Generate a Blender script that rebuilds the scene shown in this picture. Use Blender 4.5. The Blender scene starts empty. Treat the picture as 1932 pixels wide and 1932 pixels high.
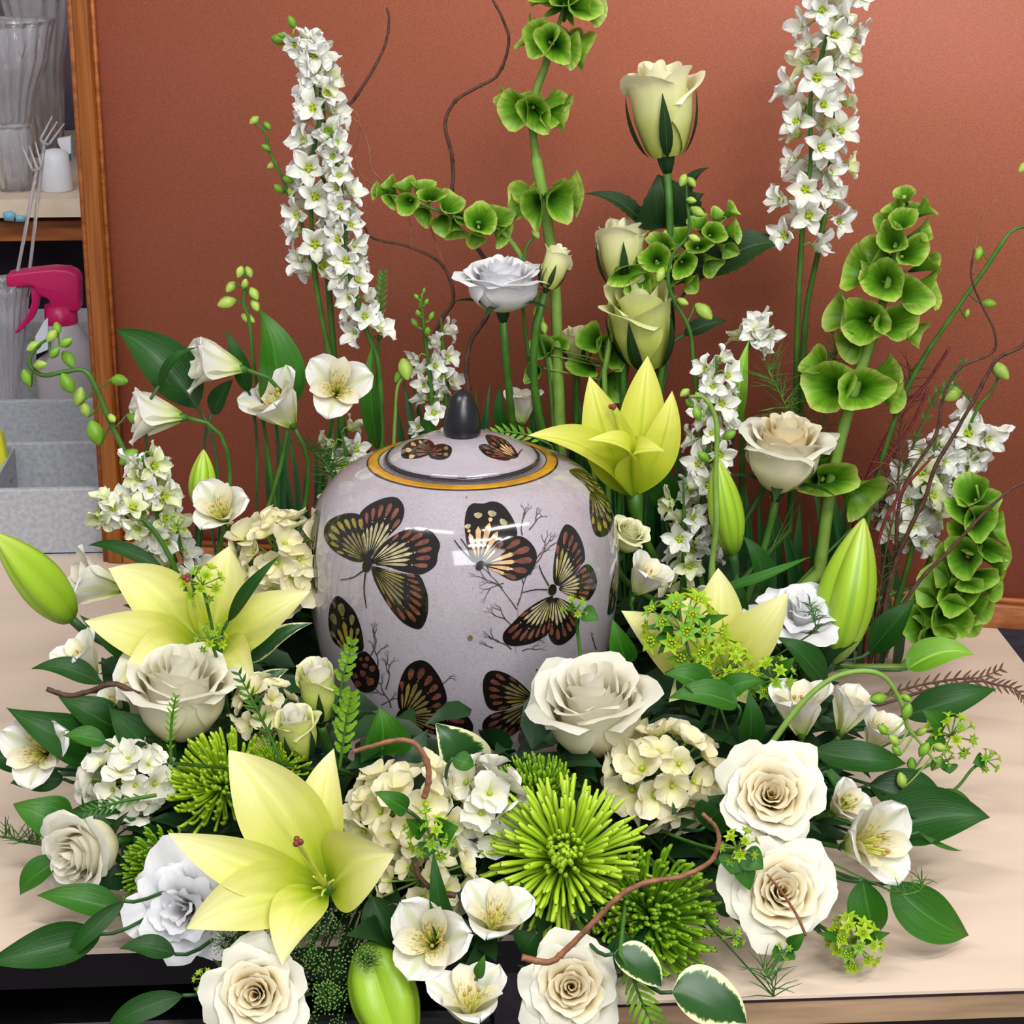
import bpy, bmesh, math, random
from mathutils import Vector, Matrix, noise
from mathutils.bvhtree import BVHTree
from mathutils.geometry import delaunay_2d_cdt
PI = math.pi
sc = bpy.context.scene
COL = sc.collection
TZ = 0.75                                   # height of the work table

# ------------------------------------------------------------------ camera
FPX = 3900.0
cam_d = bpy.data.cameras.new('camera'); cam = bpy.data.objects.new('camera', cam_d); COL.objects.link(cam)
cam_d.sensor_width = 36; cam_d.lens = FPX / 1932 * 36; cam_d.clip_start = .05
cam.location = (-0.053, -1.379, TZ + 0.64)
cam.rotation_euler = (math.radians(90 - 18.3), 0, math.radians(-3.6))
sc.camera = cam
CM = cam.rotation_euler.to_matrix(); CO = Vector(cam.location)
CR, CU, CT = CM @ Vector((1, 0, 0)), CM @ Vector((0, 1, 0)), CM @ Vector((0, 0, 1))

# ------------------------------------------------------------------ world, lights, exposure
w = bpy.data.worlds.new('world'); sc.world = w; w.use_nodes = True
w.node_tree.nodes['Background'].inputs[0].default_value = (.98, .98, 1.0, 1)
w.node_tree.nodes['Background'].inputs[1].default_value = 0.31
def area(name, loc, target, sx, sy, power, color):
    l = bpy.data.lights.new(name, 'AREA'); l.shape = 'RECTANGLE'; l.size = sx; l.size_y = sy; l.energy = power; l.color = color
    o = bpy.data.objects.new(name, l); COL.objects.link(o); o.location = loc
    o.rotation_euler = (Vector(target) - Vector(loc)).to_track_quat('-Z', 'Y').to_euler()
    return o
area('ceiling_tube_light', (-.85, -1.0, 2.75), (-.6, -.4, 0), 1.2, .10, 19, (1, .97, .92))
area('ceiling_tube_light', (.95, -.85, 2.75), (.6, -.2, 0), 1.2, .10, 13, (1, .97, .92))
area('ceiling_tube_light', (.75, -1.75, 2.75), (.3, 0, .8), 1.2, .12, 17, (1, .975, .94))
area('ceiling_tube_light', (.35, -2.1, 2.6), (.2, 0, .8), .5, .10, 10, (1, .975, .94))
area('window_light', (.5, -3.3, 2.45), (0, 0, .95), 2.2, 1.1, 44, (.95, .975, 1))
sc.view_settings.view_transform = 'Standard'; sc.view_settings.look = 'None'
sc.view_settings.gamma = 1; sc.view_settings.use_curve_mapping = False
sc.view_settings.exposure = 0.28

# ------------------------------------------------------------------ pixel of the photograph -> point of the place
def ray(px, py):
    return (CR * (px - 966) + CU * (966 - py) - CT * FPX).normalized()
def at(px, py, Y):
    d = ray(px, py); return CO + d * ((Y - CO.y) / d.y)
def atz(px, py, z):
    d = ray(px, py); return CO + d * ((z - CO.z) / d.z)
def ppm(p):                                    # pixels per metre at p
    return FPX / max(.1, (CO - Vector(p)).dot(CT))
def face(r, u, t):
    return (CR * r + CU * u + CT * t).normalized()
def frontY(py):                                # the mound falls towards the camera
    k = [(1000, -.02), (1150, -.10), (1250, -.15), (1350, -.20), (1450, -.25), (1600, -.30), (1750, -.34), (1870, -.37), (2000, -.40)]
    if py <= k[0][0]: return k[0][1]
    for (a, A), (b, B) in zip(k, k[1:]):
        if py <= b: return A + (B - A) * (py - a) / (b - a)
    return k[-1][1]

# ------------------------------------------------------------------ materials
def lin(c):
    return tuple(((v / 255) / 12.92 if v / 255 <= .04045 else ((v / 255 + .055) / 1.055) ** 2.4) for v in c) + (1,)
MATS = {}
def nd(nt, t, **k):
    n = nt.nodes.new(t)
    for a, b in k.items(): setattr(n, a, b)
    return n
def ramp(nt, stops):
    r = nd(nt, 'ShaderNodeValToRGB'); e = r.color_ramp.elements
    while len(e) > 1: e.remove(e[-1])
    e[0].position = stops[0][0]; e[0].color = lin(stops[0][1])
    for p, c in stops[1:]:
        x = e.new(p); x.color = lin(c)
    return r
def mixc(nt, fac, a, b, mode='MIX'):
    m = nd(nt, 'ShaderNodeMix', data_type='RGBA', blend_type=mode)
    L = nt.links
    for i, v in ((0, fac), (6, a), (7, b)):
        if hasattr(v, 'links') or isinstance(v, bpy.types.NodeSocket): L.new(v, m.inputs[i])
        else: m.inputs[i].default_value = v
    return m.outputs[2]
def base_mat(name, rough=.5, spec=.4):
    m = bpy.data.materials.new(name); m.use_nodes = True; nt = m.node_tree
    b = nt.nodes['Principled BSDF']; b.inputs['Roughness'].default_value = rough
    b.inputs['Specular IOR Level'].default_value = spec
    MATS[name] = m
    return m, nt, b
def plain(name, rgb, rough=.5, spec=.4, var=.12, scale=40, bump=0, metal=0, coat=0, stretch=None, trans=0):
    m, nt, b = base_mat(name, rough, spec)
    b.inputs['Metallic'].default_value = metal; b.inputs['Coat Weight'].default_value = coat
    tc = nd(nt, 'ShaderNodeTexCoord'); mp = nd(nt, 'ShaderNodeMapping'); nt.links.new(tc.outputs['Object'], mp.inputs[0])
    if stretch: mp.inputs['Scale'].default_value = stretch
    n = nd(nt, 'ShaderNodeTexNoise'); n.inputs['Scale'].default_value = scale; n.inputs['Detail'].default_value = 5
    nt.links.new(mp.outputs[0], n.inputs['Vector'])
    r = ramp(nt, [(.25, tuple(v * (1 - var) for v in rgb)), (.75, tuple(min(255, v * (1 + var)) for v in rgb))])
    nt.links.new(n.outputs['Fac'], r.inputs[0]); nt.links.new(r.outputs[0], b.inputs['Base Color'])
    if bump:
        bp = nd(nt, 'ShaderNodeBump'); bp.inputs['Strength'].default_value = bump; bp.inputs['Distance'].default_value = .002
        nt.links.new(n.outputs['Fac'], bp.inputs['Height']); nt.links.new(bp.outputs[0], b.inputs['Normal'])
    if trans: translucent(nt, b, r.outputs[0], trans)
    return m
def translucent(nt, b, col, amt):
    t = nd(nt, 'ShaderNodeBsdfTranslucent'); nt.links.new(col, t.inputs[0])
    mx = nd(nt, 'ShaderNodeMixShader'); mx.inputs[0].default_value = amt
    nt.links.new(b.outputs[0], mx.inputs[1]); nt.links.new(t.outputs[0], mx.inputs[2])
    nt.links.new(mx.outputs[0], nt.nodes['Material Output'].inputs[0])
def petal_mat(name, stops, rough=.45, spec=.35, trans=.28, veins=.06, flecks=None, midrib=None, bump=.25, vs=26):
    """stops run along the petal (UV y) from its base to its tip; veins run the same way"""
    m, nt, b = base_mat(name, rough, spec)
    uv = nd(nt, 'ShaderNodeUVMap'); sp = nd(nt, 'ShaderNodeSeparateXYZ'); nt.links.new(uv.outputs[0], sp.inputs[0])
    oi = nd(nt, 'ShaderNodeObjectInfo')
    nz = nd(nt, 'ShaderNodeTexNoise'); nz.inputs['Scale'].default_value = 3; nt.links.new(uv.outputs[0], nz.inputs['Vector'])
    a = nd(nt, 'ShaderNodeMath', operation='MULTIPLY_ADD'); nt.links.new(nz.outputs['Fac'], a.inputs[0]); a.inputs[1].default_value = .24
    s = nd(nt, 'ShaderNodeMath', operation='ADD'); nt.links.new(sp.outputs[1], s.inputs[0]); s.inputs[1].default_value = -.12
    nt.links.new(s.outputs[0], a.inputs[2])
    r = ramp(nt, stops); nt.links.new(a.outputs[0], r.inputs[0]); col = r.outputs[0]
    mp = nd(nt, 'ShaderNodeMapping'); mp.inputs['Scale'].default_value = (vs, 1.2, 1); nt.links.new(uv.outputs[0], mp.inputs[0])
    n2 = nd(nt, 'ShaderNodeTexNoise'); n2.inputs['Scale'].default_value = 1.4; n2.inputs['Detail'].default_value = 3
    nt.links.new(mp.outputs[0], n2.inputs['Vector'])
    v = nd(nt, 'ShaderNodeMapRange'); nt.links.new(n2.outputs['Fac'], v.inputs[0])
    v.inputs[1].default_value = .3; v.inputs[2].default_value = .7; v.inputs[3].default_value = 1 - veins * 2; v.inputs[4].default_value = 1
    rv = nd(nt, 'ShaderNodeMapRange'); nt.links.new(oi.outputs['Random'], rv.inputs[0]); rv.inputs[3].default_value = .9; rv.inputs[4].default_value = 1.0
    mm = nd(nt, 'ShaderNodeMath', operation='MULTIPLY'); nt.links.new(v.outputs[0], mm.inputs[0]); nt.links.new(rv.outputs[0], mm.inputs[1])
    cc = nd(nt, 'ShaderNodeCombineXYZ')
    for i in range(3): nt.links.new(mm.outputs[0], cc.inputs[i])
    col = mixc(nt, 1.0, col, cc.outputs[0], 'MULTIPLY')
    d = nd(nt, 'ShaderNodeMath', operation='SUBTRACT'); nt.links.new(sp.outputs[0], d.inputs[0]); d.inputs[1].default_value = .5
    ab = nd(nt, 'ShaderNodeMath', operation='ABSOLUTE'); nt.links.new(d.outputs[0], ab.inputs[0])
    if midrib:
        mr = nd(nt, 'ShaderNodeMapRange'); nt.links.new(ab.outputs[0], mr.inputs[0])
        mr.inputs[1].default_value = midrib[1]; mr.inputs[2].default_value = midrib[1] * .35; mr.inputs[3].default_value = 0; mr.inputs[4].default_value = midrib[2]
        col = mixc(nt, mr.outputs[0], col, lin(midrib[0]))
    if flecks:
        m3 = nd(nt, 'ShaderNodeMapping'); m3.inputs['Scale'].default_value = (26, 7, 1); nt.links.new(uv.outputs[0], m3.inputs[0])
        vo = nd(nt, 'ShaderNodeTexVoronoi'); vo.inputs['Scale'].default_value = 1; nt.links.new(m3.outputs[0], vo.inputs['Vector'])
        fm = nd(nt, 'ShaderNodeMapRange'); nt.links.new(vo.outputs['Distance'], fm.inputs[0])
        fm.inputs[1].default_value = .36; fm.inputs[2].default_value = .26
        f2 = nd(nt, 'ShaderNodeMapRange'); nt.links.new(sp.outputs[1], f2.inputs[0]); f2.inputs[1].default_value = .78; f2.inputs[2].default_value = .6
        f3 = nd(nt, 'ShaderNodeMath', operation='MULTIPLY'); nt.links.new(fm.outputs[0], f3.inputs[0]); nt.links.new(f2.outputs[0], f3.inputs[1])
        col = mixc(nt, f3.outputs[0], col, lin(flecks))
    nt.links.new(col, b.inputs['Base Color'])
    if bump:
        bp = nd(nt, 'ShaderNodeBump'); bp.inputs['Strength'].default_value = bump; bp.inputs['Distance'].default_value = .0006
        nt.links.new(n2.outputs['Fac'], bp.inputs['Height']); nt.links.new(bp.outputs[0], b.inputs['Normal'])
    if trans: translucent(nt, b, col, trans)
    return m

petal_mat('rose_white', [(0, (226, 222, 160)), (.3, (240, 230, 188)), (.62, (243, 238, 214)), (1, (244, 241, 228))], vs=12, veins=.02, trans=.36)
petal_mat('rose_heart', [(0, (214, 186, 116)), (.5, (240, 212, 148)), (.82, (244, 230, 190)), (1, (244, 237, 214))], vs=12, veins=.02, trans=.34)
petal_mat('rose_green', [(0, (176, 186, 82)), (.4, (212, 216, 130)), (.8, (238, 236, 184)), (1, (248, 246, 214))], vs=12, veins=.03)
petal_mat('rose_lime', [(0, (160, 180, 66)), (.5, (200, 210, 104)), (.85, (224, 228, 148)), (1, (240, 240, 190))], vs=12, veins=.03)
petal_mat('lisianthus_white', [(0, (206, 216, 160)), (.22, (240, 242, 232)), (.5, (243, 242, 246)), (1, (246, 246, 250))], vs=20, veins=.03)
petal_mat('lily_cream', [(0, (130, 158, 20)), (.22, (190, 204, 52)), (.5, (226, 226, 118)), (1, (240, 236, 176))], midrib=((214, 220, 110), .05, .7), veins=.03, vs=16, spec=.45)
petal_mat('lily_yellow', [(0, (150, 180, 24)), (.3, (206, 218, 54)), (.65, (226, 230, 92)), (1, (238, 236, 130))], midrib=((190, 206, 50), .05, .8), veins=.03, vs=16, spec=.45)
petal_mat('lily_bud', [(0, (96, 138, 30)), (.2, (150, 190, 44)), (.7, (168, 206, 52)), (1, (196, 214, 96))], midrib=((120, 160, 36), .06, .7), veins=.05, trans=.12, rough=.35, spec=.5)
petal_mat('alstroemeria_white', [(0, (150, 180, 60)), (.22, (226, 230, 168)), (.5, (246, 243, 228)), (1, (248, 247, 243))], midrib=((200, 212, 150), .1, .6), veins=.06)
petal_mat('alstroemeria_streaked', [(0, (170, 190, 70)), (.3, (240, 226, 140)), (.6, (240, 230, 180)), (1, (240, 238, 226))], flecks=(96, 60, 30), veins=.05)
petal_mat('larkspur_white', [(0, (200, 216, 130)), (.25, (238, 242, 214)), (.6, (242, 242, 236)), (1, (244, 244, 244))], midrib=((214, 224, 170), .1, .55), veins=.03)
petal_mat('larkspur_tinted', [(0, (176, 200, 84)), (.4, (224, 232, 168)), (1, (248, 248, 226))], veins=.05)
petal_mat('hydrangea_cream', [(0, (214, 220, 120)), (.35, (238, 230, 178)), (1, (244, 238, 212))], veins=.04, vs=10)
petal_mat('hydrangea_white', [(0, (220, 224, 150)), (.3, (240, 238, 214)), (1, (244, 243, 236))], veins=.04, vs=10)
petal_mat('mum_lime', [(0, (90, 138, 14)), (.35, (146, 190, 30)), (.8, (186, 218, 52)), (1, (214, 234, 96))], veins=.04, trans=.2, vs=6)
petal_mat('mum_deep', [(0, (54, 98, 12)), (.35, (96, 148, 22)), (.8, (136, 182, 36)), (1, (178, 206, 66))], veins=.04, trans=.2, vs=6)
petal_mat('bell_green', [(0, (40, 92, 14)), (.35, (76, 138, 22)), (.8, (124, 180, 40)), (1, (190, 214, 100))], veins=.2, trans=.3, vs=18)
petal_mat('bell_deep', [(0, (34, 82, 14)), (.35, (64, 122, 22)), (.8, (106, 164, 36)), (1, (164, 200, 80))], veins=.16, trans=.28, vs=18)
petal_mat('leaf_dark', [(0, (26, 70, 12)), (.5, (30, 82, 18)), (1, (38, 92, 20))], midrib=((44, 100, 40), .03, .6), veins=.2, trans=.12, rough=.42, spec=.35, bump=.6)
petal_mat('leaf_rose', [(0, (28, 56, 18)), (.5, (32, 62, 26)), (1, (42, 70, 28))], midrib=((60, 96, 50), .035, .7), veins=.22, trans=.12, rough=.5, spec=.3, bump=.6)
petal_mat('leaf_mid', [(0, (42, 100, 16)), (.5, (52, 116, 22)), (1, (70, 128, 28))], midrib=((74, 138, 50), .03, .6), veins=.18, trans=.18, rough=.4, spec=.4, bump=.6)
petal_mat('leaf_light', [(0, (96, 160, 34)), (.5, (124, 182, 50)), (1, (150, 200, 70))], midrib=((170, 210, 90), .05, .7), veins=.12, trans=.25, rough=.4, bump=.4)
petal_mat('bract_yellow', [(0, (110, 170, 26)), (.5, (160, 204, 32)), (1, (196, 214, 40))], veins=.1, trans=.25)
petal_mat('blade_dark', [(0, (20, 64, 22)), (.6, (32, 92, 40)), (1, (48, 112, 44))], veins=.2, trans=.12, rough=.35, spec=.45, vs=10)
# variegated leaf: cream rim with teeth reaching into the green
m, nt, b = base_mat('leaf_variegated', .35, .5)
uv = nd(nt, 'ShaderNodeUVMap'); sp = nd(nt, 'ShaderNodeSeparateXYZ'); nt.links.new(uv.outputs[0], sp.inputs[0])
d = nd(nt, 'ShaderNodeMath', operation='SUBTRACT'); nt.links.new(sp.outputs[0], d.inputs[0]); d.inputs[1].default_value = .5
ab = nd(nt, 'ShaderNodeMath', operation='ABSOLUTE'); nt.links.new(d.outputs[0], ab.inputs[0])
mp = nd(nt, 'ShaderNodeMapping'); mp.inputs['Scale'].default_value = (4, 16, 1); nt.links.new(uv.outputs[0], mp.inputs[0])
nz = nd(nt, 'ShaderNodeTexNoise'); nz.inputs['Scale'].default_value = 1; nt.links.new(mp.outputs[0], nz.inputs['Vector'])
ad = nd(nt, 'ShaderNodeMath', operation='MULTIPLY_ADD'); nt.links.new(nz.outputs['Fac'], ad.inputs[0]); ad.inputs[1].default_value = .3; nt.links.new(ab.outputs[0], ad.inputs[2])
r = ramp(nt, [(.50, (36, 78, 30)), (.54, (92, 130, 66)), (.57, (226, 226, 176))]); nt.links.new(ad.outputs[0], r.inputs[0])
nt.links.new(r.outputs[0], b.inputs['Base Color']); translucent(nt, b, r.outputs[0], .12)

plain('stem_green', (60, 102, 32), .45, var=.2, scale=60, trans=.08)
plain('stem_pale', (122, 156, 66), .45, var=.12, scale=60, trans=.12)
plain('stem_dark', (38, 78, 34), .5, var=.2, scale=60)
plain('bud_green', (112, 158, 44), .45, var=.16, scale=70, trans=.15)
plain('bud_pale', (164, 192, 84), .45, var=.12, scale=70, trans=.2)
plain('twig_brown', (70, 44, 34), .6, var=.35, scale=160, bump=.5)
plain('twig_tan', (128, 84, 60), .55, var=.25, scale=160, bump=.4)
plain('twig_red', (92, 30, 30), .5, var=.3, scale=160, bump=.3)
plain('fern_green', (60, 104, 34), .5, var=.3, scale=80, trans=.15)
plain('fern_lime', (110, 154, 34), .5, var=.2, scale=80, trans=.25)
plain('fern_rust', (84, 56, 34), .55, var=.35, scale=80, trans=.15)
plain('stigma_red', (110, 50, 34), .6, var=.3, scale=300)
plain('filament_yellow', (206, 216, 84), .4, var=.1, scale=100, trans=.2)
plain('anther_tan', (170, 140, 70), .7, var=.2, scale=300)
plain('eye_green', (168, 186, 40), .5, var=.25, scale=300, trans=.2)
plain('umbel_green', (108, 140, 66), .6, var=.3, scale=300)
plain('foam_dark', (22, 40, 20), .9, var=.4, scale=90, bump=.6)
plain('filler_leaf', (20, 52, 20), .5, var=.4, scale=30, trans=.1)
plain('black_plastic', (16, 16, 17), .3, var=.1)

# ------------------------------------------------------------------ mesh helpers
class MB:
    def __init__(s): s.v = []; s.f = []; s.uv = []; s.m = []
    def grid(s, P, nu, nv, closed=False, mat=0):
        """P(u, v) -> Vector, u along, v across (0..1)"""
        o = len(s.v)
        for i in range(nu + 1):
            for j in range(nv + 1): s.v.append(P(i / nu, j / nv))
        for i in range(nu):
            for j in range(nv):
                a = o + i * (nv + 1) + j
                s.f.append((a, a + 1, a + nv + 2, a + nv + 1)); s.m.append(mat)
                s.uv += [(j / nv, i / nu), ((j + 1) / nv, i / nu), ((j + 1) / nv, (i + 1) / nu), (j / nv, (i + 1) / nu)]
    def face(s, pts, mat=0, uv=None):
        o = len(s.v); s.v += [Vector(p) for p in pts]; s.f.append(tuple(range(o, o + len(pts)))); s.m.append(mat)
        s.uv += uv or [(0, 0)] * len(pts)
    def tube(s, pts, rad, sides=6, mat=0, cap=True):
        pts = [Vector(p) for p in pts]; n = len(pts)
        if not hasattr(rad, '__len__'): rad = [rad] * n
        rad = [rad[min(len(rad) - 1, int(round(i * (len(rad) - 1) / max(1, n - 1))))] if len(rad) != n else rad[i] for i in range(n)]
        t0 = (pts[1] - pts[0]).normalized(); x = t0.orthogonal().normalized(); o = len(s.v)
        for i in range(n):
            t = (pts[min(n - 1, i + 1)] - pts[max(0, i - 1)])
            t = t.normalized() if t.length > 1e-9 else t0
            x = (x - t * x.dot(t)); x = x.normalized() if x.length > 1e-6 else t.orthogonal().normalized(); y = t.cross(x)
            for k in range(sides):
                a = 2 * PI * k / sides; s.v.append(pts[i] + (x * math.cos(a) + y * math.sin(a)) * rad[i])
        for i in range(n - 1):
            for k in range(sides):
                a, b_ = o + i * sides + k, o + i * sides + (k + 1) % sides
                s.f.append((a, b_, b_ + sides, a + sides)); s.m.append(mat)
                s.uv += [(k / sides, i / n), ((k + 1) / sides, i / n), ((k + 1) / sides, (i + 1) / n), (k / sides, (i + 1) / n)]
        if cap:
            for st in (0, (n - 1) * sides):
                f = [o + st + k for k in range(sides)]
                s.f.append(tuple(f if st else f[::-1])); s.m.append(mat); s.uv += [(0, 0)] * sides
    def lathe(s, prof, n=48, origin=(0, 0, 0), rib=0, ribs=0, mat=0, axis=None, sx=1, sy=1):
        """prof: list of (r, z); axis: 3x3 whose columns place local x y z"""
        o = len(s.v); og = Vector(origin)
        for i, (r, z) in enumerate(prof):
            for k in range(n):
                a = 2 * PI * k / n; rr = r * (1 + rib * math.cos(ribs * a))
                p = Vector((rr * math.cos(a) * sx, rr * math.sin(a) * sy, z))
                s.v.append(og + (axis @ p if axis else p))
        L = len(prof)
        for i in range(L - 1):
            for k in range(n):
                a, b_ = o + i * n + k, o + i * n + (k + 1) % n
                s.f.append((a, b_, b_ + n, a + n)); s.m.append(mat)
                s.uv += [(k / n, i / (L - 1)), ((k + 1) / n, i / (L - 1)), ((k + 1) / n, (i + 1) / (L - 1)), (k / n, (i + 1) / (L - 1))]
    def ball(s, c, r, sides=8, rings=5, axis=None, stretch=1, mat=0):
        prof = [(max(1e-5, math.sin(PI * i / rings)) * r, -math.cos(PI * i / rings) * r * stretch) for i in range(rings + 1)]
        s.lathe(prof, sides, c, mat=mat, axis=axis)
    def box(s, lo, hi, mat=0, R=None, og=None):
        x0, y0, z0 = lo; x1, y1, z1 = hi
        c = [Vector(p) for p in ((x0, y0, z0), (x1, y0, z0), (x1, y1, z0), (x0, y1, z0), (x0, y0, z1), (x1, y0, z1), (x1, y1, z1), (x0, y1, z1))]
        if R: c = [(og or Vector()) + R @ p for p in c]
        o = len(s.v); s.v += c
        for f in ((3, 2, 1, 0), (4, 5, 6, 7), (0, 1, 5, 4), (1, 2, 6, 5), (2, 3, 7, 6), (3, 0, 4, 7)):
            s.f.append(tuple(o + k for k in f)); s.m.append(mat); s.uv += [(0, 0), (1, 0), (1, 1), (0, 1)]
    def mesh(s, name, mats, smooth=True, off=None):
        me = bpy.data.meshes.new(name)
        vs = [(p - off) if off else p for p in s.v]
        me.from_pydata([tuple(p) for p in vs], [], s.f)
        ul = me.uv_layers.new(name='UVMap'); ul.data.foreach_set('uv', [c for p in s.uv for c in p])
        for m_ in (mats if isinstance(mats, (list, tuple)) else [mats]): me.materials.append(MATS[m_])
        if len(me.materials) > 1: me.polygons.foreach_set('material_index', s.m)
        me.polygons.foreach_set('use_smooth', [smooth] * len(s.f))
        me.update(); return me
def axis_frame(z, roll=0):
    z = Vector(z).normalized()
    x = CR - z * CR.dot(z)
    if x.length < .2: x = CU - z * CU.dot(z)
    x.normalize(); y = z.cross(x)
    return Matrix((x, y, z)).transposed() @ Matrix.Rotation(roll, 3, 'Z')
def xf(o, R, s=1):
    return Matrix.Translation(o) @ R.to_4x4() @ Matrix.Scale(s, 4)
USED = {}
def thing(name, label, cat, loc, group=None):
    o = bpy.data.objects.new(name, None); COL.objects.link(o); o.location = loc; o.empty_display_size = .02
    o['label'] = label; o['category'] = cat
    if group: o['group'] = group
    assert label not in USED, label
    USED[label] = 1
    return o
def link(name, me, parent, M=None, label=None, kind=None):
    """M: placement relative to the top-level thing's own location, in world axes (part) or to the part (sub-part)"""
    o = bpy.data.objects.new(name, me); COL.objects.link(o); o.parent = parent
    if M is not None: o.matrix_local = M
    if label: o['label'] = label
    if kind: o['kind'] = kind
    return o
def part(name, mb, mats, root, label=None, kind=None, smooth=True):
    """a mesh given in world coordinates, kept under root (an unrotated empty or a mesh at the origin)"""
    off = Vector(root.location) if root else None
    return link(name, mb.mesh(name, mats, smooth, off), root, None, label, kind)
def single(name, mb, mats, label, cat, group=None, kind=None, smooth=True, loc=None):
    """a thing that is one mesh, its origin at loc"""
    off = Vector(loc) if loc is not None else None
    o = bpy.data.objects.new(name, mb.mesh(name, mats, smooth, off)); COL.objects.link(o)
    if loc is not None: o.location = loc
    if kind: o['kind'] = kind
    if kind != 'structure' :
        o['label'] = label; o['category'] = cat
        if group: o['group'] = group
    return o
def smoothpath(pts, seg=6):
    P = [Vector(p) for p in pts]
    if len(P) < 3: return [P[0].lerp(P[-1], i / seg) for i in range(seg + 1)]
    P = [P[0] * 2 - P[1]] + P + [P[-1] * 2 - P[-2]]; out = []
    for i in range(1, len(P) - 2):
        a, b_, c, d_ = P[i - 1:i + 3]
        for k in range(seg):
            t = k / seg
            out.append(.5 * ((2 * b_) + (c - a) * t + (2 * a - 5 * b_ + 4 * c - d_) * t * t + (3 * b_ - a - 3 * c + d_) * t ** 3))
    out.append(P[-2]); return out
def pathpx(pts, Y):
    """pts: (px, py) or (px, py, Y) along a stem"""
    return [at(p[0], p[1], p[2] if len(p) > 2 else Y) for p in pts]

# widths along a leaf or petal
def w_leaf(u): return max(.012, math.sin(PI * min(1, u) ** .74)) ** 1.05 + .02 * (1 - u)
def w_ovate(u): return max(.015, math.sin(PI * u ** .60)) ** .95
def w_lily(u): return max(.012, .24 * (1 - u) ** 2 + max(0, math.sin(PI * u ** 1.0)) ** .92)
def w_blade(u): return max(.03, min(1, .45 + 2.2 * u) * (1 - u ** 3))
def w_spear(u): return max(.03, min(1, .22 + 1.3 * u) * max(0, 1 - max(0, (u - .5) / .5) ** 1.7) ** .8)
def w_round(u): return max(.04, min(1, .26 + 1.5 * u) * math.sqrt(max(0, 1 - max(0, (u - .55) / .45) ** 2.2)))
def w_oblong(u): return max(.05, min(1, .2 + 1.1 * u) * math.sqrt(max(0, 1 - max(0, (u - .7) / .3) ** 2.4)))
def ribbon(mb, p0, p1, n, arch, width, prof, cup=.15, nu=12, nv=6, ruf=0, twist=0, side=0, seed=0, crease=0, rf=9, teeth=0, ridge=0):
    p0, p1 = Vector(p0), Vector(p1); d = p1 - p0; L = d.length; dn = d.normalized()
    n = Vector(n); n = (n - dn * n.dot(dn)); n = n.normalized() if n.length > 1e-4 else dn.orthogonal().normalized()
    s0 = dn.cross(n)
    def C(u): return p0 + d * u + n * (arch * L * 4 * u * (1 - u) * (.6 + .8 * u)) + s0 * (side * L * 4 * u * (1 - u))
    def P(u, v):
        v = v * 2 - 1
        t = (C(min(1, u + .02)) - C(max(0, u - .02))).normalized()
        s = s0 - t * s0.dot(t); s.normalize(); nn = s.cross(t)
        if twist: q = Matrix.Rotation(twist * (u - .5), 3, t); s = q @ s; nn = q @ nn
        w_ = width * prof(u) * .5
        if teeth: w_ *= 1 + teeth * (math.sin(u * 60) * .5 + .5) * (abs(v) > .9)
        e = abs(v)
        z = cup * width * prof(u) * (e ** 2) + crease * width * prof(u) * e
        if ridge: z += width * (ridge * max(0, 1 - e / .16) + ridge * .6 * max(0, 1 - abs(e - .45) / .2)) * math.sin(PI * min(1, u * 1.05))
        z += ruf * width * math.sin(rf * u + seed * 1.7 + (2 if v > 0 else 0)) * e ** 2 * min(1, u * 2.5)
        return C(u) + s * (v * w_) + nn * z
    mb.grid(P, nu, nv)
def petal_mesh(key, mat, L, W, prof, phi0, phi1, cup=.15, ruf=0, k=1.2, nu=9, nv=6, r0=.03, seed=0, rf=8, tipr=0, _c={}):
    """one petal of a flower that faces +Z, leaving the axis along +X; phi = lean away from the axis"""
    kk = (key, mat)
    if kk in _c: return _c[kk]
    cl = [Vector((r0, 0, 0))]; M = 40
    for i in range(M):
        ph = phi0 + (phi1 - phi0) * ((i + .5) / M) ** k
        cl.append(cl[-1] + Vector((math.sin(ph), 0, math.cos(ph))) * (L / M))
    def P(u, v):
        v = v * 2 - 1; q = u * M; i = min(M - 1, int(q)); c = cl[i].lerp(cl[i + 1], q - i)
        ph = phi0 + (phi1 - phi0) * u ** k; nn = Vector((-math.cos(ph), 0, math.sin(ph)))
        w_ = W * .5 * prof(u)
        z = cup * W * prof(u) * v * v + ruf * W * math.sin(rf * u + 3 * v + seed) * abs(v) ** 1.5 * min(1, 2 * u)
        z += tipr * W * math.sin(7 * v + seed * 2) * u ** 5
        return c + Vector((0, v * w_, 0)) + nn * z
    mb = MB(); mb.grid(P, nu, nv); _c[kk] = mb.mesh(key, mat); return _c[kk]

RING = .185                                    # radius of the ring of floral foam around the urn
def root_of(p):
    a = math.atan2(p[1], p[0]); r = RING + .02 * math.sin(a * 7)
    return Vector((math.cos(a) * r, math.sin(a) * r, TZ + .05))
def stem_to(mb, p, axis, rad, base=None, sides=6, mat=0, pull=.35):
    p = Vector(p); b0 = Vector(base) if base is not None else root_of(p); L = (p - b0).length
    low = p.z < TZ + .14 and p.y < -.05
    c1 = b0 + Vector((0, 0, 1)) * L * .25; c2 = p - Vector(axis).normalized() * L * pull
    if low:
        c1 = b0.lerp(p, .3); c1.z = b0.z - .01; c2 = p - Vector(axis).normalized() * L * .12; c2.z = min(c2.z, p.z - .01)
    pts = []
    for i in range(13):
        t = i / 12; pts.append(b0 * (1 - t) ** 3 + c1 * 3 * t * (1 - t) ** 2 + c2 * 3 * t * t * (1 - t) + p * t ** 3)
    mb.tube(pts, rad, sides, mat); return b0
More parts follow.
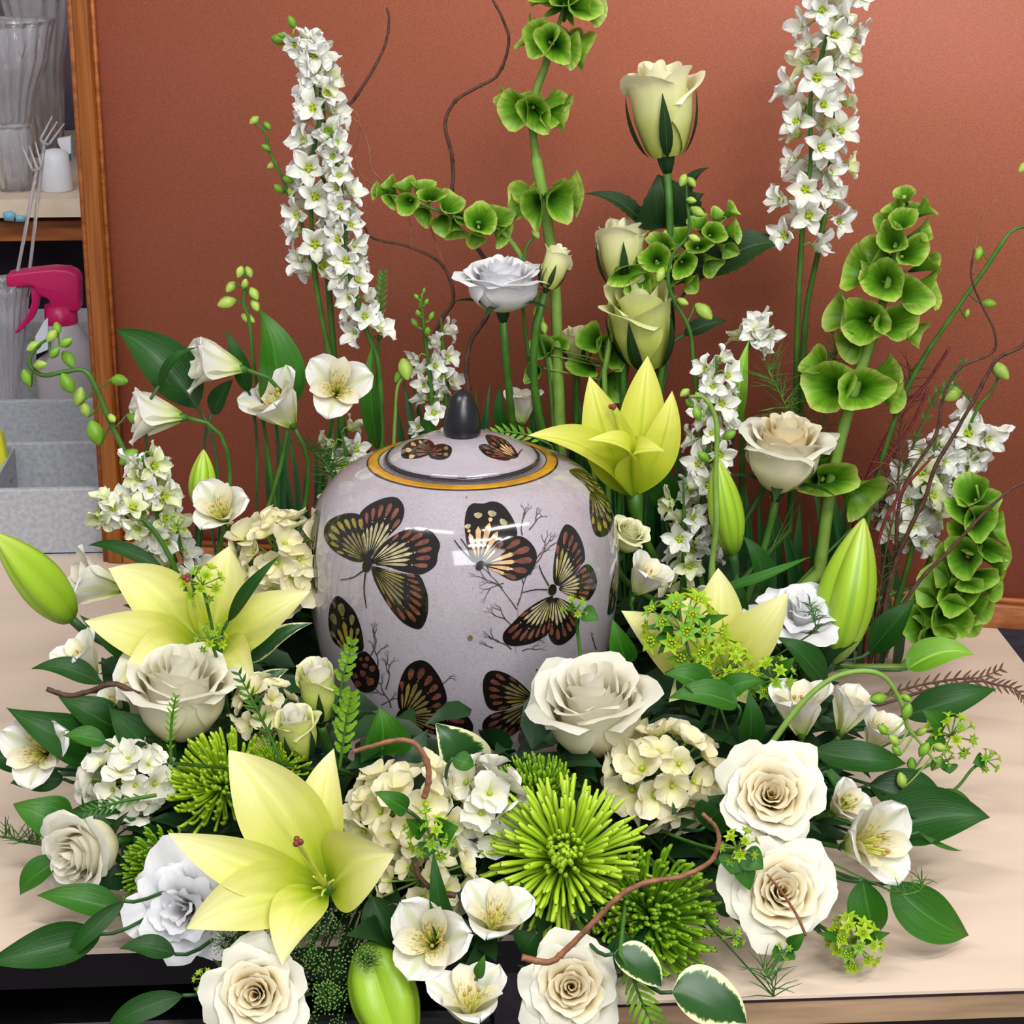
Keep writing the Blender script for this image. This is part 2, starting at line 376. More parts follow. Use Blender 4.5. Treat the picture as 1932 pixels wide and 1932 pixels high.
# ------------------------------------------------------------------ flower makers
def rose_petal(key, mat, r, h, span, flare, lip, ruf, seed, point=0, base=.3, bk=1.6, _c={}):
    kk = (key, mat)
    if kk in _c: return _c[kk]
    rnd = random.Random(seed)
    ph, pw, sk = rnd.uniform(0, 6), rnd.uniform(3.5, 6), rnd.uniform(-.12, .12)
    def P(u, v):
        v = v * 2 - 1
        wp = (.42 + .58 * min(1, u * 1.7)) * math.sqrt(1 - .42 * max(0, (u - .72) / .28) ** 2)
        a = v * span * wp
        z = h * u * (1 + sk * v) - h * .16 * abs(v) ** 2.4 * u * u + point * u ** 5 * max(0, 1 - abs(v) * 1.6)
        R = r * (base + (1 - base) * min(1, u * bk) ** .62) + flare * u ** 2.4 * (1 - .38 * v * v)
        t = max(0, (u - .74) / .26)
        lob = 1 - .42 * v * v
        R += lip * t * t * (1.25 - .6 * abs(v)); z -= lip * .8 * t * t
        R *= 1 + .07 * v
        R += ruf * math.sin(pw * v + ph) * u ** 3 + ruf * .5 * math.sin(11 * v + ph * 2) * u ** 6
        z += ruf * .6 * math.sin(pw * 1.3 * v + ph * 1.7) * u ** 3
        return Vector((R * math.cos(a), R * math.sin(a), z))
    mb = MB(); mb.grid(P, 11, 12); _c[kk] = mb.mesh('petal', mat); return _c[kk]

def rose_layers(kind):
    L = []
    if kind == 'open':
        N = 27
        for k in range(N):
            t = k / (N - 1)
            L.append(dict(r=.03 + .43 * t, h=.66 - .26 * t ** 1.4, span=1.9 - .95 * t ** .8, flare=.005 + .24 * t ** 1.7, lip=.02 + .085 * t + (.03 if k % 3 == 0 else 0) * t, ruf=.004 + .036 * t, point=0))
        return L, .77
    if kind == 'half':
        N = 22
        for k in range(N):
            t = k / (N - 1)
            L.append(dict(r=.04 + .43 * t ** .9, h=1.04 - .24 * t, span=1.9 - .85 * t, flare=.005 + .07 * t ** 2.2, lip=.02 + .15 * t ** 1.6, ruf=.004 + .024 * t, point=.02 * t, base=.42, bk=2.5))
        return L, .65
    if kind == 'bud':
        N = 13
        for k in range(N):
            t = k / (N - 1)
            L.append(dict(r=.04 + .30 * t ** .8, h=1.0 - .10 * t + .06 * (k % 2), span=1.9 - .5 * t, flare=.0 + .05 * t ** 2, lip=.01 + .10 * t ** 2.2, ruf=.003 + .012 * t, point=.05 * t, base=.55, bk=2.2))
        return L, .46
    if kind == 'lisianthus':
        N = 17
        for k in range(N):
            t = k / (N - 1)
            L.append(dict(r=.05 + .22 * t, h=.80 - .26 * t, span=1.45 - .4 * t, flare=.03 + .36 * t ** 1.3, lip=.03 + .10 * t, ruf=.02 + .04 * t, point=0, base=.10))
        return L, .76

def rose(label, px, py, Y, dia, f=(0, .3, 1), kind='open', mat='rose_white', heart=None, roll=0, base=None, group='roses of the arrangement', name='rose', cat='rose', seed=1, skip_stem=False, sepals=True, squash=1):
    c = at(px, py, Y); ax = face(*f); R = axis_frame(ax, roll)
    L, rad = rose_layers(kind)
    s = dia * 1.05 / ppm(c) / 2 / rad
    o = c - ax * (s * {'open': .38, 'half': .50, 'bud': .5, 'lisianthus': .42}[kind])
    b0 = Vector(base) if base is not None else root_of(o)
    root = thing(name, label, cat, b0, group)
    n = len(L); rnd = random.Random(seed * 7 + 1); var = seed % 3
    for k, q in enumerate(L):
        m_ = (heart or mat) if k < n * .6 else mat
        me = rose_petal('%s%d%d' % (kind, k, var), m_, seed=k * 13 + var, **q)
        a = k * 2.399 + rnd.uniform(-.2, .2) + var
        M = Matrix.Translation(o - b0) @ (R @ Matrix.Rotation(a, 3, 'Z')).to_4x4() @ Matrix.Diagonal((s, s, s * squash, 1))
        link('petal', me, root, M)
    if sepals:
        for k in range(5):
            me = petal_mesh('sepal_%s' % kind, 'leaf_rose', .78, .15, w_leaf, (1.0 if kind == 'bud' else 1.0), (-.12 if kind == 'bud' else 2.0), cup=.1, k=(.55 if kind == 'bud' else 1.2), nu=9, nv=4, r0=(.2 if kind == 'bud' else .06))
            M = Matrix.Translation(o - b0) @ (R @ Matrix.Rotation(k * 2 * PI / 5 + .35, 3, 'Z')).to_4x4() @ Matrix.Diagonal((s, s, s, 1))
            link('sepal', me, root, M)
        mb = MB(); mb.lathe([(.001, -.2), (.05, -.19), (.085, -.1), (.10, -.02), (.12, .05), (.05, .09), (.001, .1)], 12)
        link('calyx', mb.mesh('calyx', 'leaf_rose'), root, Matrix.Translation(o - b0) @ R.to_4x4() @ Matrix.Scale(s, 4))
    if not skip_stem:
        mb = MB(); stem_to(mb, o - ax * (s * .15), ax, [.0026, .0026, .0028, .003], b0); part('stem', mb, 'stem_green', root)
    return root

def lily(label, cx, cy, Y, tips, f, mat='lily_cream', stigma=None, fil=5, group='open lilies', base=None, depth=.5, pist=None, roll=0):
    """tips: (px, py, dY, width px, arch, side, twist); each petal runs from the throat to the tip seen in the photograph"""
    c = at(cx, cy, Y); ax = face(*f); k = ppm(c)
    b0 = Vector(base) if base is not None else root_of(c)
    root = thing('lily', label, 'lily', b0, group)
    throat = c - ax * (depth * .03)
    for i, (tx, ty, dY, w, arch, side, tw) in enumerate(tips):
        t = at(tx, ty, Y + dY); d = (t - c).normalized()
        mb = MB(); p0 = throat + d * .004
        ribbon(mb, p0, t, ax + CT * (.9 if f[1] > .9 else .2) if abs(d.dot(ax)) < .72 else CT + CU * .1, arch, w / k, w_lily, cup=.24 if i % 2 else .2, nu=22, nv=16, ruf=.018, twist=tw, side=side, seed=i, crease=-.04, ridge=.022)
        part('petal', mb, mat, root)
    rnd = random.Random(int(cx))
    for i in range(fil):
        a = i * 2 * PI / 6 + .4; lean = .45
        e = throat + (ax + (CR * math.cos(a) + CU * math.sin(a)) * lean).normalized() * (58 / k) * rnd.uniform(.8, 1.1)
        mid = throat.lerp(e, .5) + ax * .004
        mb = MB(); mb.tube(smoothpath([throat, mid, e], 4), [.0011, .0007], 5); part('stamen', mb, 'filament_yellow', root)
    e = pist or (throat + (ax + CU * .25).normalized() * (120 / k))
    mb = MB(); mb.tube(smoothpath([throat, throat.lerp(e, .5) + ax * .006, e], 5), [.0018, .0014, .0016], 7); p = part('pistil', mb, 'filament_yellow', root)
    mb = MB(); sd = ax.orthogonal().normalized()
    for q in range(3): mb.ball(e + Matrix.Rotation(q * 2.1, 3, ax) @ sd * .0015 + ax * .0003, .0019, 7, 4)
    me = mb.mesh('stigma', 'stigma_red', True, Vector(root.location)); link('stigma', me, p, None, 'brown red stigma')
    mb = MB(); stem_to(mb, throat + ax * .002, ax, [.004, .0035, .003, .0032, .006], b0); part('stem', mb, 'stem_green', root)
    return root

def lily_bud(label, x0, y0, x1, y1, w, Y, dY=0, mat='lily_bud', bulge=.42, base=None, stem=True, tip=.6, group='closed lily buds'):
    """closed bud from its stalk end (x0,y0) to its tip (x1,y1): six furrowed tepals"""
    a, b_ = at(x0, y0, Y), at(x1, y1, Y + dY); ax = (b_ - a); L = ax.length; ax.normalize(); r = w / ppm(a) / 2
    R = axis_frame(ax); b0 = Vector(base) if base is not None else root_of(a)
    root = thing('lily_bud', label, 'flower bud', b0, group)
    def prof(t): return r * max(.02, (max(0, math.sin(PI * t ** (.86 if bulge < .5 else 1.15))) ** .8) * (1 - .06 * t) + .16 * (1 - t) ** 3)
    for k in range(3):
        mb = MB()
        def P(u, v):
            an = (v - .5) * (2 * PI / 3) * 1.04
            rr = prof(u) * (1.0 - .13 * abs(math.cos(an * 1.5 + PI / 2)) ** 3 + .05 * math.cos(an * 3)) + .0002
            rr *= 1 - .07 * max(0, 1 - abs(v - .5) * 10) - .20 * abs(v - .5) ** 3 * 8 * .9
            q = Matrix.Rotation(an + k * 2 * PI / 3 + .5, 3, 'Z') @ Vector((rr, 0, 0))
            return a + R @ (q + Vector((0, 0, u * L)))
        mb.grid(P, 20, 14); part('tepal', mb, mat, root)
    if stem:
        mb = MB(); stem_to(mb, a + ax * .003, ax, [.003, .0028, .0028, .0035], b0); part('stem', mb, 'stem_dark', root)
    return root

def alstro(label, px, py, Y, dia, f, open_=1.0, roll=0, base=None, group='alstroemeria flowers', leafy=0, seed=0, streaks=3):
    """three broad outer tepals, three narrow inner ones with brown flecks; open_ 0 = trumpet seen from the side"""
    c = at(px, py, Y); ax = face(*f); R = axis_frame(ax, roll); s = dia * 1.12 / ppm(c) / (1.0 + .55 * open_)
    o = c - ax * s * (.42 - .1 * open_); b0 = Vector(base) if base is not None else root_of(o)
    root = thing('alstroemeria', label, 'alstroemeria', b0, group)
    ph1 = .5 + .95 * open_
    T = Matrix.Translation(o - b0)
    for k in range(3):
        me = petal_mesh('petal_outer%.1f%d' % (open_, k % 2), 'alstroemeria_white', .95, .72, w_round, .22, ph1, cup=.12, ruf=.06, nu=12, nv=10, r0=.05, seed=k, tipr=.06)
        link('petal', me, root, T @ (R @ Matrix.Rotation(k * 2.094, 3, 'Z')).to_4x4() @ Matrix.Scale(s, 4))
        me = petal_mesh('petal_inner%.1f%d' % (open_, k % 2), 'alstroemeria_streaked' if k != 1 or streaks > 2 else 'alstroemeria_white', .88, .36, w_oblong, .16, ph1 * .85, cup=.24, ruf=.02, nu=10, nv=6, r0=.03, seed=k)
        link('petal', me, root, T @ (R @ Matrix.Rotation(k * 2.094 + 1.047, 3, 'Z')).to_4x4() @ Matrix.Scale(s, 4), 'narrow cream petal with brown flecks' if k == 0 else None)
    rnd = random.Random(seed)
    for k in range(5):
        a = k * 1.2; e = Vector((math.cos(a) * .12, math.sin(a) * .12 - .08, .62 + rnd.uniform(-.05, .05)))
        mb = MB(); mb.tube([Vector((0, 0, .05)), e * .5 + Vector((0, 0, .04)), e], .012, 4); mb.ball(e, .03, 6, 4, stretch=1.5, mat=1)
        link('stamen', mb.mesh('stamen', ['filament_yellow', 'anther_tan']), root, T @ R.to_4x4() @ Matrix.Scale(s, 4))
    mb = MB(); mb.lathe([(.001, -.1), (.05, -.08), (.075, 0), (.06, .08), (.04, .12)], 10)
    link('ovary', mb.mesh('ovary', 'stem_green'), root, T @ R.to_4x4() @ Matrix.Scale(s, 4))
    mb = MB(); stem_to(mb, o - ax * s * .08, ax, .0017, b0); part('stem', mb, 'stem_green', root)
    return root

def floret_parts(kind, mat):
    """(eye mesh, [petal meshes]) of a small flower facing +Z, radius about 1"""
    if kind == 'larkspur':
        mb = MB(); mb.ball((0, 0, .16), .15, 7, 4)
        for k in range(4):
            a = k * 1.57; mb.ball((math.cos(a) * .13, math.sin(a) * .13, .26), .09, 6, 3)
        # small frill around the eye
        for k in range(4):
            a = k * 1.57 + .7; d = Vector((math.cos(a), math.sin(a), 0)); t = Vector((-d.y, d.x, 0))
            mb.grid(lambda u, v: d * (.14 + .28 * u) + t * ((v - .5) * .36 * (1 - .3 * u)) + Vector((0, 0, .12 + .36 * u - .2 * (v - .5) ** 2)), 3, 3, mat=1)
        eye = mb.mesh('floret', ['eye_green', mat])
        ps = [petal_mesh('lark%d' % k, mat, 1.1, .70, w_spear, .45 + .2 * (k % 2), 1.9 - .5 * (k % 3), cup=.24, ruf=.16, nu=8, nv=6, r0=.05, seed=k, tipr=.16) for k in range(5)]
        return eye, ps
    if kind == 'hydrangea':
        mb = MB(); mb.ball((0, 0, .12), .11, 7, 4)
        eye = mb.mesh('floret', ['eye_green'])
        ps = [petal_mesh('hyd%d' % k, mat, 1.05, 1.0, w_round, 1.0 + .2 * (k % 2), 1.5 - .55 * (k % 2), cup=.2, ruf=.06, nu=7, nv=6, r0=.02, seed=k) for k in range(4)]
        return eye, ps
FL = {}
def florets(root, b0, spots, kind='larkspur', mat='larkspur_white', seed=0, label=None):
    """spots: (world position, facing, radius)"""
    if (kind, mat) not in FL: FL[(kind, mat)] = floret_parts(kind, mat)
    eye, ps = FL[(kind, mat)]; rnd = random.Random(seed)
    for p, ax, r in spots:
        R = axis_frame(ax, rnd.uniform(0, 6.28))
        fo = link('floret', eye, root, Matrix.Translation(p - b0) @ R.to_4x4() @ Matrix.Scale(r, 4))
        n = len(ps)
        for k in range(n):
            q = Matrix.Rotation(k * 2 * PI / n + rnd.uniform(-.12, .12), 3, 'Z') @ Matrix.Rotation(rnd.uniform(-.25, .25), 3, 'Y')
            link('petal', ps[k], fo, q.to_4x4() @ Matrix.Scale(rnd.uniform(.86, 1.08), 4))

def bud_mesh(mb, p, ax, r, L, mat=0):
    """teardrop bud on p growing along ax"""
    r *= .8; L *= .86
    R = axis_frame(ax)
    mb.lathe([(.0003, 0), (r * .45, L * .08), (r * .92, L * .32), (r, L * .52), (r * .78, L * .75), (r * .35, L * .94), (.0002, L)], 10, p, mat=mat, axis=R, rib=.12, ribs=5)

def larkspur(label, path, Y, wid, n, t0=0, t1=1, size=60, buds=0, mat='larkspur_white', seed=0, base=None, group='larkspur spikes', srad=.0016, budsize=18, cone=.35, skipstem=False, tints=0, name='larkspur', cat='larkspur'):
    """path runs from the tip downwards, in pixels"""
    rnd = random.Random(seed); n = int(n * 1.25); size = size * 1.28
    P = smoothpath(pathpx(path, Y), 8)
    b0 = Vector(base) if base is not None else root_of(P[-1])
    root = thing(name, label, cat, b0, group)
    k0 = ppm(P[0]); full = P + [P[-1].lerp(b0, .5) , b0]
    mb = MB(); mb.tube(smoothpath(full[::4] + [b0], 4)[::-1] if False else full, [srad * .6, srad, srad * 1.3, srad * 1.6], 6); part('stem', mb, 'stem_green', root)
    N = len(P)
    def pos(t):
        q = t * (N - 1); i = min(N - 2, int(q)); return P[i].lerp(P[i + 1], q - i), (P[i] - P[i + 1]).normalized()
    spots = []; tsp = []
    for i in range(n):
        t = t0 + (t1 - t0) * (i + .5) / n; p, up = pos(t)
        a = i * 2.399 + rnd.uniform(-.3, .3); x = up.orthogonal().normalized(); d = Matrix.Rotation(a, 3, up) @ x
        fr = min(1, cone + (t - t0) / (t1 - t0) * (1 - cone) * 1.6)
        ww = wid / k0 * fr * rnd.uniform(.5, 1.05)
        q = p + d * ww
        ax = (d + up * rnd.uniform(-.15, .35) + CT * .45).normalized()
        r = size / k0 / 2 * (.65 + .35 * fr) * rnd.uniform(.88, 1.12)
        (tsp if rnd.random() < tints else spots).append((q - ax * r * .2, ax, r))
        mbp = MB(); mbp.tube(smoothpath([p, p + d * ww * .5 - up * .002 * 0 + up * .003, q - ax * r * .2], 3), .0007, 4)
        part('pedicel', mbp, 'stem_pale', root)
    florets(root, b0, spots, 'larkspur', mat, seed)
    if tsp: florets(root, b0, tsp, 'larkspur', 'larkspur_tinted', seed + 1)
    for i in range(buds):
        t = (t0 if t0 > .02 else .12) * (i + .2) / buds; p, up = pos(t)
        a = i * 2.399; d = Matrix.Rotation(a, 3, up) @ up.orthogonal().normalized()
        g = (.55 + .45 * i / max(1, buds - 1)); r = budsize / k0 / 2 * g
        e = p + d * r * 2.0 * g + up * r * .8
        mb = MB(); mb.tube([p, p.lerp(e, .5) + up * r * .2, e], .0006, 4); bud_mesh(mb, e, (d * .6 + up).normalized(), r, r * 3.2, 1)
        part('bud', mb, ['stem_pale', 'bud_green'], root)
    return root

def bud_stalk(label, path, Y, buds, mat='bud_green', base=None, srad=.0012, name='bud_stalk', cat='bud stalk', group='budded stalks', smat='stem_green', tobase=True):
    """buds: (px, py, size px, direction x, direction y): where each bud hangs, joined to the nearest point of the stalk"""
    P = smoothpath(pathpx(path, Y), 7); b0 = Vector(base) if base is not None else root_of(P[-1])
    root = thing(name, label, cat, b0, group)
    full = P + ([P[-1].lerp(b0, .5), b0] if tobase else [])
    mb = MB(); mb.tube(full, [srad * .7, srad, srad * 1.2, srad * 1.4], 6); part('stem', mb, smat, root)
    for i, (bx, by, sz, dx, dy) in enumerate(buds):
        k = ppm(P[0]); e = min(P, key=lambda p: (at(bx, by, p.y) - p).length); q = at(bx, by, e.y - .004 + .008 * (i % 2)); r = sz / k / 2
        ax = (CR * dx - CU * dy + CT * .2).normalized(); q = q - ax * r * 1.3
        mb = MB(); mb.tube(smoothpath([e, e.lerp(q, .6) - CU * .001, q], 3), .0007, 5); bud_mesh(mb, q, ax, r * .85, r * 2.6, 1)
        part('bud', mb, [smat, mat if i % 3 else 'bud_pale'], root)
    return root

def bell_meshes():
    out = {}
    for mat in ('bell_green', 'bell_deep'):
        out[mat] = []
        for s in range(4):
            rnd = random.Random(s); ph = rnd.uniform(0, 6); sq = [.9, .68, .5, .78][s]
            def P(u, v):
                a = v * 2 * PI
                R = .06 + .30 * u ** .8 + .20 * u ** 3
                R *= 1 + (.05 * math.cos(5 * a) + .09 * math.cos(3 * a + ph)) * u ** 2
                z = .95 * u - .12 * u ** 3 + .09 * math.sin(2 * a + ph) * u ** 2
                return Vector((R * math.cos(a), R * math.sin(a) * sq, z))
            mb = MB(); mb.grid(P, 7, 18); out[mat].append(mb.mesh('bell', mat))
    mb = MB(); mb.ball((0, 0, .12), .06, 7, 4, stretch=1.3); out['c'] = mb.mesh('seed', 'bud_pale'); return out
BELL = None
def bells(label, path, Y, spots, base=None, mat='bell_green', srad=.004, group='bells of ireland stems', rings=None, seed=0, smat='stem_pale', tip=0):
    """path tip to base in pixels; rings: (t or (px,py), count, radius px, bell px, lean) whorls; spots: single bells (px, py, dY, size, r, u, t)"""
    global BELL
    if BELL is None: BELL = bell_meshes()
    P = smoothpath(pathpx(path, Y), 8); b0 = Vector(base) if base is not None else root_of(P[-1]); k = ppm(P[0]); rnd = random.Random(seed)
    root = thing('bells_of_ireland', label, 'bell flower', b0, group)
    full = P + [P[-1].lerp(b0, .5), b0]
    mb = MB(); mb.tube(full, [srad * .35, srad * .7, srad, srad * 1.1], 6); part('stem', mb, smat, root)
    def put(p, ax, s, i):
        R = axis_frame(ax, rnd.uniform(0, 6.28))
        b = link('bell', BELL[mat][i % 4], root, Matrix.Translation(p - b0) @ R.to_4x4() @ Matrix.Scale(s, 4))
        link('seed', BELL['c'], b, Matrix.Identity(4))
    for (py, cnt, rp, bp, lean) in (rings or []):
        i0 = min(range(len(P)), key=lambda i: abs(P[i].z - at(path[0][0], py, P[i].y).z)) if not isinstance(py, float) else int(py * (len(P) - 1))
        p = P[i0]; up = (P[max(0, i0 - 1)] - P[min(len(P) - 1, i0 + 1)]).normalized(); x = up.orthogonal().normalized()
        for q in range(cnt):
            a = q * 2 * PI / cnt + rnd.uniform(-.25, .25) + py * 3
            d = Matrix.Rotation(a, 3, up) @ x
            ax = (d * math.cos(lean) + up * math.sin(lean)).normalized()
            put(p + d * (rp * .2 / k), ax, bp / k * rnd.uniform(.8, 1.05), q)
        for q in range(3):
            d = Matrix.Rotation(q * 2.1 + .5, 3, up) @ x; mb = MB()
            ribbon(mb, p, p + (d * .8 - up * .7).normalized() * bp * .7 / k, CT, .05, bp * .2 / k, w_leaf, nu=4, nv=2); part('bract', mb, 'bell_deep', root)
    for i, (bx, by, dY, s, r, u, t) in enumerate(spots):
        ax = face(r, u, t); p = at(bx, by, Y + dY) - ax * (s * .55 / k)
        put(p, ax, s / k, i)
        e = min(P, key=lambda q: (q - p).length)
        mb = MB(); mb.tube([e, p], .0008, 4, cap=False); part('pedicel', mb, smat, root)
    return root

MUMP = {}
def mum(label, px, py, Y, dia, f, mat='mum_lime', n=190, incurve=0, base=None, group='green spider mums', seed=0, flat=1, curl=.5):
    """quilled petals set on a dome in a spiral, short and upright at the heart, long and spreading at the rim"""
    c = at(px, py, Y); ax = face(*f); R = axis_frame(ax); s = dia / ppm(c) / 2; rnd = random.Random(seed)
    o = c - ax * s * .42; b0 = Vector(base) if base is not None else root_of(o)
    root = thing('green_mum', label, 'chrysanthemum', b0, group)
    if not (mat, incurve) in MUMP:
        L = []
        for lv in range(8):
            t = lv / 7; row = []
            for q in range(2):
                ln = .50 + .50 * t ** .7
                mb = MB(); n_ = 7; pts = []; ph = .10 + 1.45 * t; x, z = 0, 0
                for i in range(n_ + 1):
                    pts.append(Vector((x, .02 * math.sin(i + q * 2) * t, z)))
                    u = i / n_; cur = ph - (incurve * 1.2 * u * u if incurve else 0) + (.3 * u if not incurve else 0) - (curl * max(0, u - .7) * 3.5 * (1 if not incurve else 1.8))
                    if t < .3: cur -= .9 * u
                    if incurve: cur = (.25 + 1.35 * t) + .35 * math.sin(PI * u) - 1.9 * u ** 1.5 * (.45 + .55 * t) * (1 if q else .8)
                    x += math.sin(cur) * ln / n_; z += math.cos(cur) * ln / n_
                mb.tube(pts, [.014, .020, .024, .026, .028, .033, .038, .018], 5)
                row.append(mb.mesh('ray_petal', mat))
            L.append(row)
        MUMP[(mat, incurve)] = L
    L = MUMP[(mat, incurve)]
    for i in range(n):
        t = (i + .5) / n; lv = min(7, int(t ** .75 * 8)); a = i * 2.39996
        q = Matrix.Rotation(a + rnd.uniform(-.14, .14), 3, 'Z') @ Matrix.Rotation(rnd.uniform(-.2, .16), 3, 'Y') @ Matrix.Rotation(rnd.uniform(-.12, .12), 3, 'X')
        rr = .16 * math.sqrt(t); off = Vector((math.cos(a) * rr, math.sin(a) * rr, .10 * (1 - t) * flat))
        link('ray_petal', L[lv][i % 2], root, Matrix.Translation(o - b0 + R @ off * s) @ (R @ q).to_4x4() @ Matrix.Scale(s * rnd.uniform(.86, 1.05), 4))
    mb = MB(); mb.lathe([(.001, -.12), (.12, -.1), (.19, 0), (.16, .08), (.001, .12)], 12)
    link('calyx', mb.mesh('calyx', 'stem_dark'), root, Matrix.Translation(o - b0) @ R.to_4x4() @ Matrix.Scale(s, 4))
    mb = MB(); stem_to(mb, o - ax * s * .08, ax, .0028, b0); part('stem', mb, 'stem_dark', root)
    return root

def hydrangea(label, px, py, Y, w_, h_, f, n=26, fsize=52, mat='hydrangea_cream', seed=0, base=None, group='hydrangea heads', jit=.42):
    c = at(px, py, Y); ax = face(*f); R = axis_frame(ax); k = ppm(c); rnd = random.Random(seed)
    o = c - ax * (min(w_, h_) * .32 / k); b0 = Vector(base) if base is not None else root_of(o)
    root = thing('hydrangea', label, 'hydrangea', b0, group)
    spots = []; mb = MB()
    for i in range(n):
        t = (i + .5) / n; th = math.acos(1 - t * 1.25); a = i * 2.39996
        d = Vector((math.sin(th) * math.cos(a), math.sin(th) * math.sin(a), math.cos(th)))
        dw = R @ d
        sc_ = CR * dw.dot(CR) * w_ / 2 + CU * dw.dot(CU) * h_ / 2 + CT * dw.dot(CT) * min(w_, h_) / 2
        p = o + sc_ / k * rnd.uniform(.78, .98)
        aw = (dw + Vector((rnd.uniform(-jit, jit), rnd.uniform(-jit, jit), rnd.uniform(-jit, jit)))).normalized()
        spots.append((p, aw, fsize * 1.22 / 2 / k * rnd.uniform(.8, 1.15)))
        mb.tube([o - ax * .004, o.lerp(p, .6), p], .0008, 4, cap=False)
    florets(root, b0, spots, 'hydrangea', mat, seed)
    part('stalks', mb, 'stem_pale', root)
    mb = MB(); stem_to(mb, o, ax, .003, b0); part('stem', mb, 'stem_green', root)
    return root

def bupleurum(label, px, py, Y, dia, f=(0, .6, 1), n=16, leaves=(), base=None, group='yellow green bupleurum clusters', seed=0, yellow=.6, stem=True, stempx=None):
    c = at(px, py, Y); ax = face(*f); k = ppm(c); s = dia / k / 2; rnd = random.Random(seed); R = axis_frame(ax)
    o = c - ax * s * .7; b0 = Vector(base) if base is not None else root_of(o)
    root = thing('bupleurum', label, 'filler flower', b0, group)
    if 'bup' not in FL:
        L = []
        for mt in ('bract_yellow', 'leaf_light'):
            mb = MB()
            for q in range(6):
                a = q * 1.047; d = Vector((math.cos(a), math.sin(a), .35)); ribbon(mb, Vector((0, 0, 0)), d * 1.0, Vector((0, 0, 1)), .06, .52, w_leaf, nu=4, nv=2)
            for q in range(7):
                a = q * .9; rr = .28 if q else 0; mb.ball((math.cos(a) * rr, math.sin(a) * rr, .22), .13, 6, 3, mat=1)
            L.append(mb.mesh('umbel', [mt, 'eye_green']))
        FL['bup'] = L
    L = FL['bup']; mb = MB()
    for i in range(n):
        t = (i + .5) / n; th = math.acos(1 - t * 1.1); a = i * 2.39996
        dw = R @ Vector((math.sin(th) * math.cos(a), math.sin(th) * math.sin(a), math.cos(th)))
        p = o + dw * s * rnd.uniform(.75, 1.0)
        RR = axis_frame(dw + ax * .3, rnd.uniform(0, 6))
        link('umbel', L[0 if rnd.random() < yellow else 1], root, Matrix.Translation(p - b0) @ RR.to_4x4() @ Matrix.Scale(s * rnd.uniform(.3, .42), 4))
        mb.tube([o, p], .0005, 4, cap=False)
    part('stalks', mb, 'stem_pale', root)
    for (lx, ly, wpx) in leaves:
        e = at(lx, ly, Y - .002); st = o
        q = st.lerp(e, .25)
        mb = MB(); ribbon(mb, q, e, CT + CU * .3, .08, wpx / k, w_ovate, cup=.14, nu=9, nv=6); part('leaf', mb, 'leaf_mid', root)
    if stem:
        mb = MB()
        if stempx:
            pts = [o] + [at(x, y, Y) for x, y in stempx]; mb.tube(smoothpath(pts, 5) , .0011, 5)
        else: stem_to(mb, o, ax, .0012, b0)
        part('stem', mb, 'stem_green', root)
    return root

def leaf(label, x0, y0, x1, y1, w_, Y, dY=0, mat='leaf_dark', arch=.1, n=(0, .5, 1), prof=w_leaf, cup=.12, side=0, twist=0, ruf=.01, base=None, group='leaves tucked into the arrangement', name='leaf', stem=True, teeth=0, crease=0, cat='leaf'):
    a, b_ = at(x0, y0, Y), at(x1, y1, Y + dY); k = ppm(a)
    b0 = Vector(base) if base is not None else root_of(a)
    root = thing(name, label, cat, b0, group)
    rl = random.Random(x0 * 31 + y1); side = side or rl.uniform(-.07, .07); twist = twist or rl.uniform(-.5, .5); crease = crease or rl.uniform(.03, .12)
    mb = MB(); ribbon(mb, a, b_, face(n[0] + rl.uniform(-.35, .35), n[1] + rl.uniform(-.2, .2), n[2]), arch + rl.uniform(0, .07), w_ * 1.05 / k, prof, cup=cup, nu=18, nv=10, ruf=ruf + rl.uniform(.0, .02), twist=twist, side=side, seed=x0, teeth=teeth, crease=crease)
    part('blade', mb, mat, root)
    if stem:
        mb = MB(); stem_to(mb, a, b_ - a, .0012, b0, 5, pull=.2); part('stem', mb, 'stem_dark', root)
    return root

def sprig(label, path, Y, leaves, mat='leaf_dark', smat='stem_green', group='leafy sprigs', base=None, name='leafy_sprig', cat='foliage', tobase=True, srad=.0013, cup=.1):
    """one stalk with several leaves: (x0, y0, x1, y1, width px, dY)"""
    P = smoothpath(pathpx(path, Y), 6); b0 = Vector(base) if base is not None else root_of(P[-1])
    root = thing(name, label, cat, b0, group)
    mb = MB(); mb.tube(P + ([P[-1].lerp(b0, .5), b0] if tobase else []), srad, 6); part('stem', mb, smat, root)
    for i, (x0, y0, x1, y1, wd, dY) in enumerate(leaves):
        a = at(x0, y0, Y); e = at(x1, y1, Y + dY); mb = MB()
        ribbon(mb, a, e, face(.15 * (-1) ** i, .6, 1), .1, wd / ppm(a), w_leaf, cup=cup, nu=12, nv=6, seed=i, ruf=.012); part('leaf', mb, mat, root)
    return root

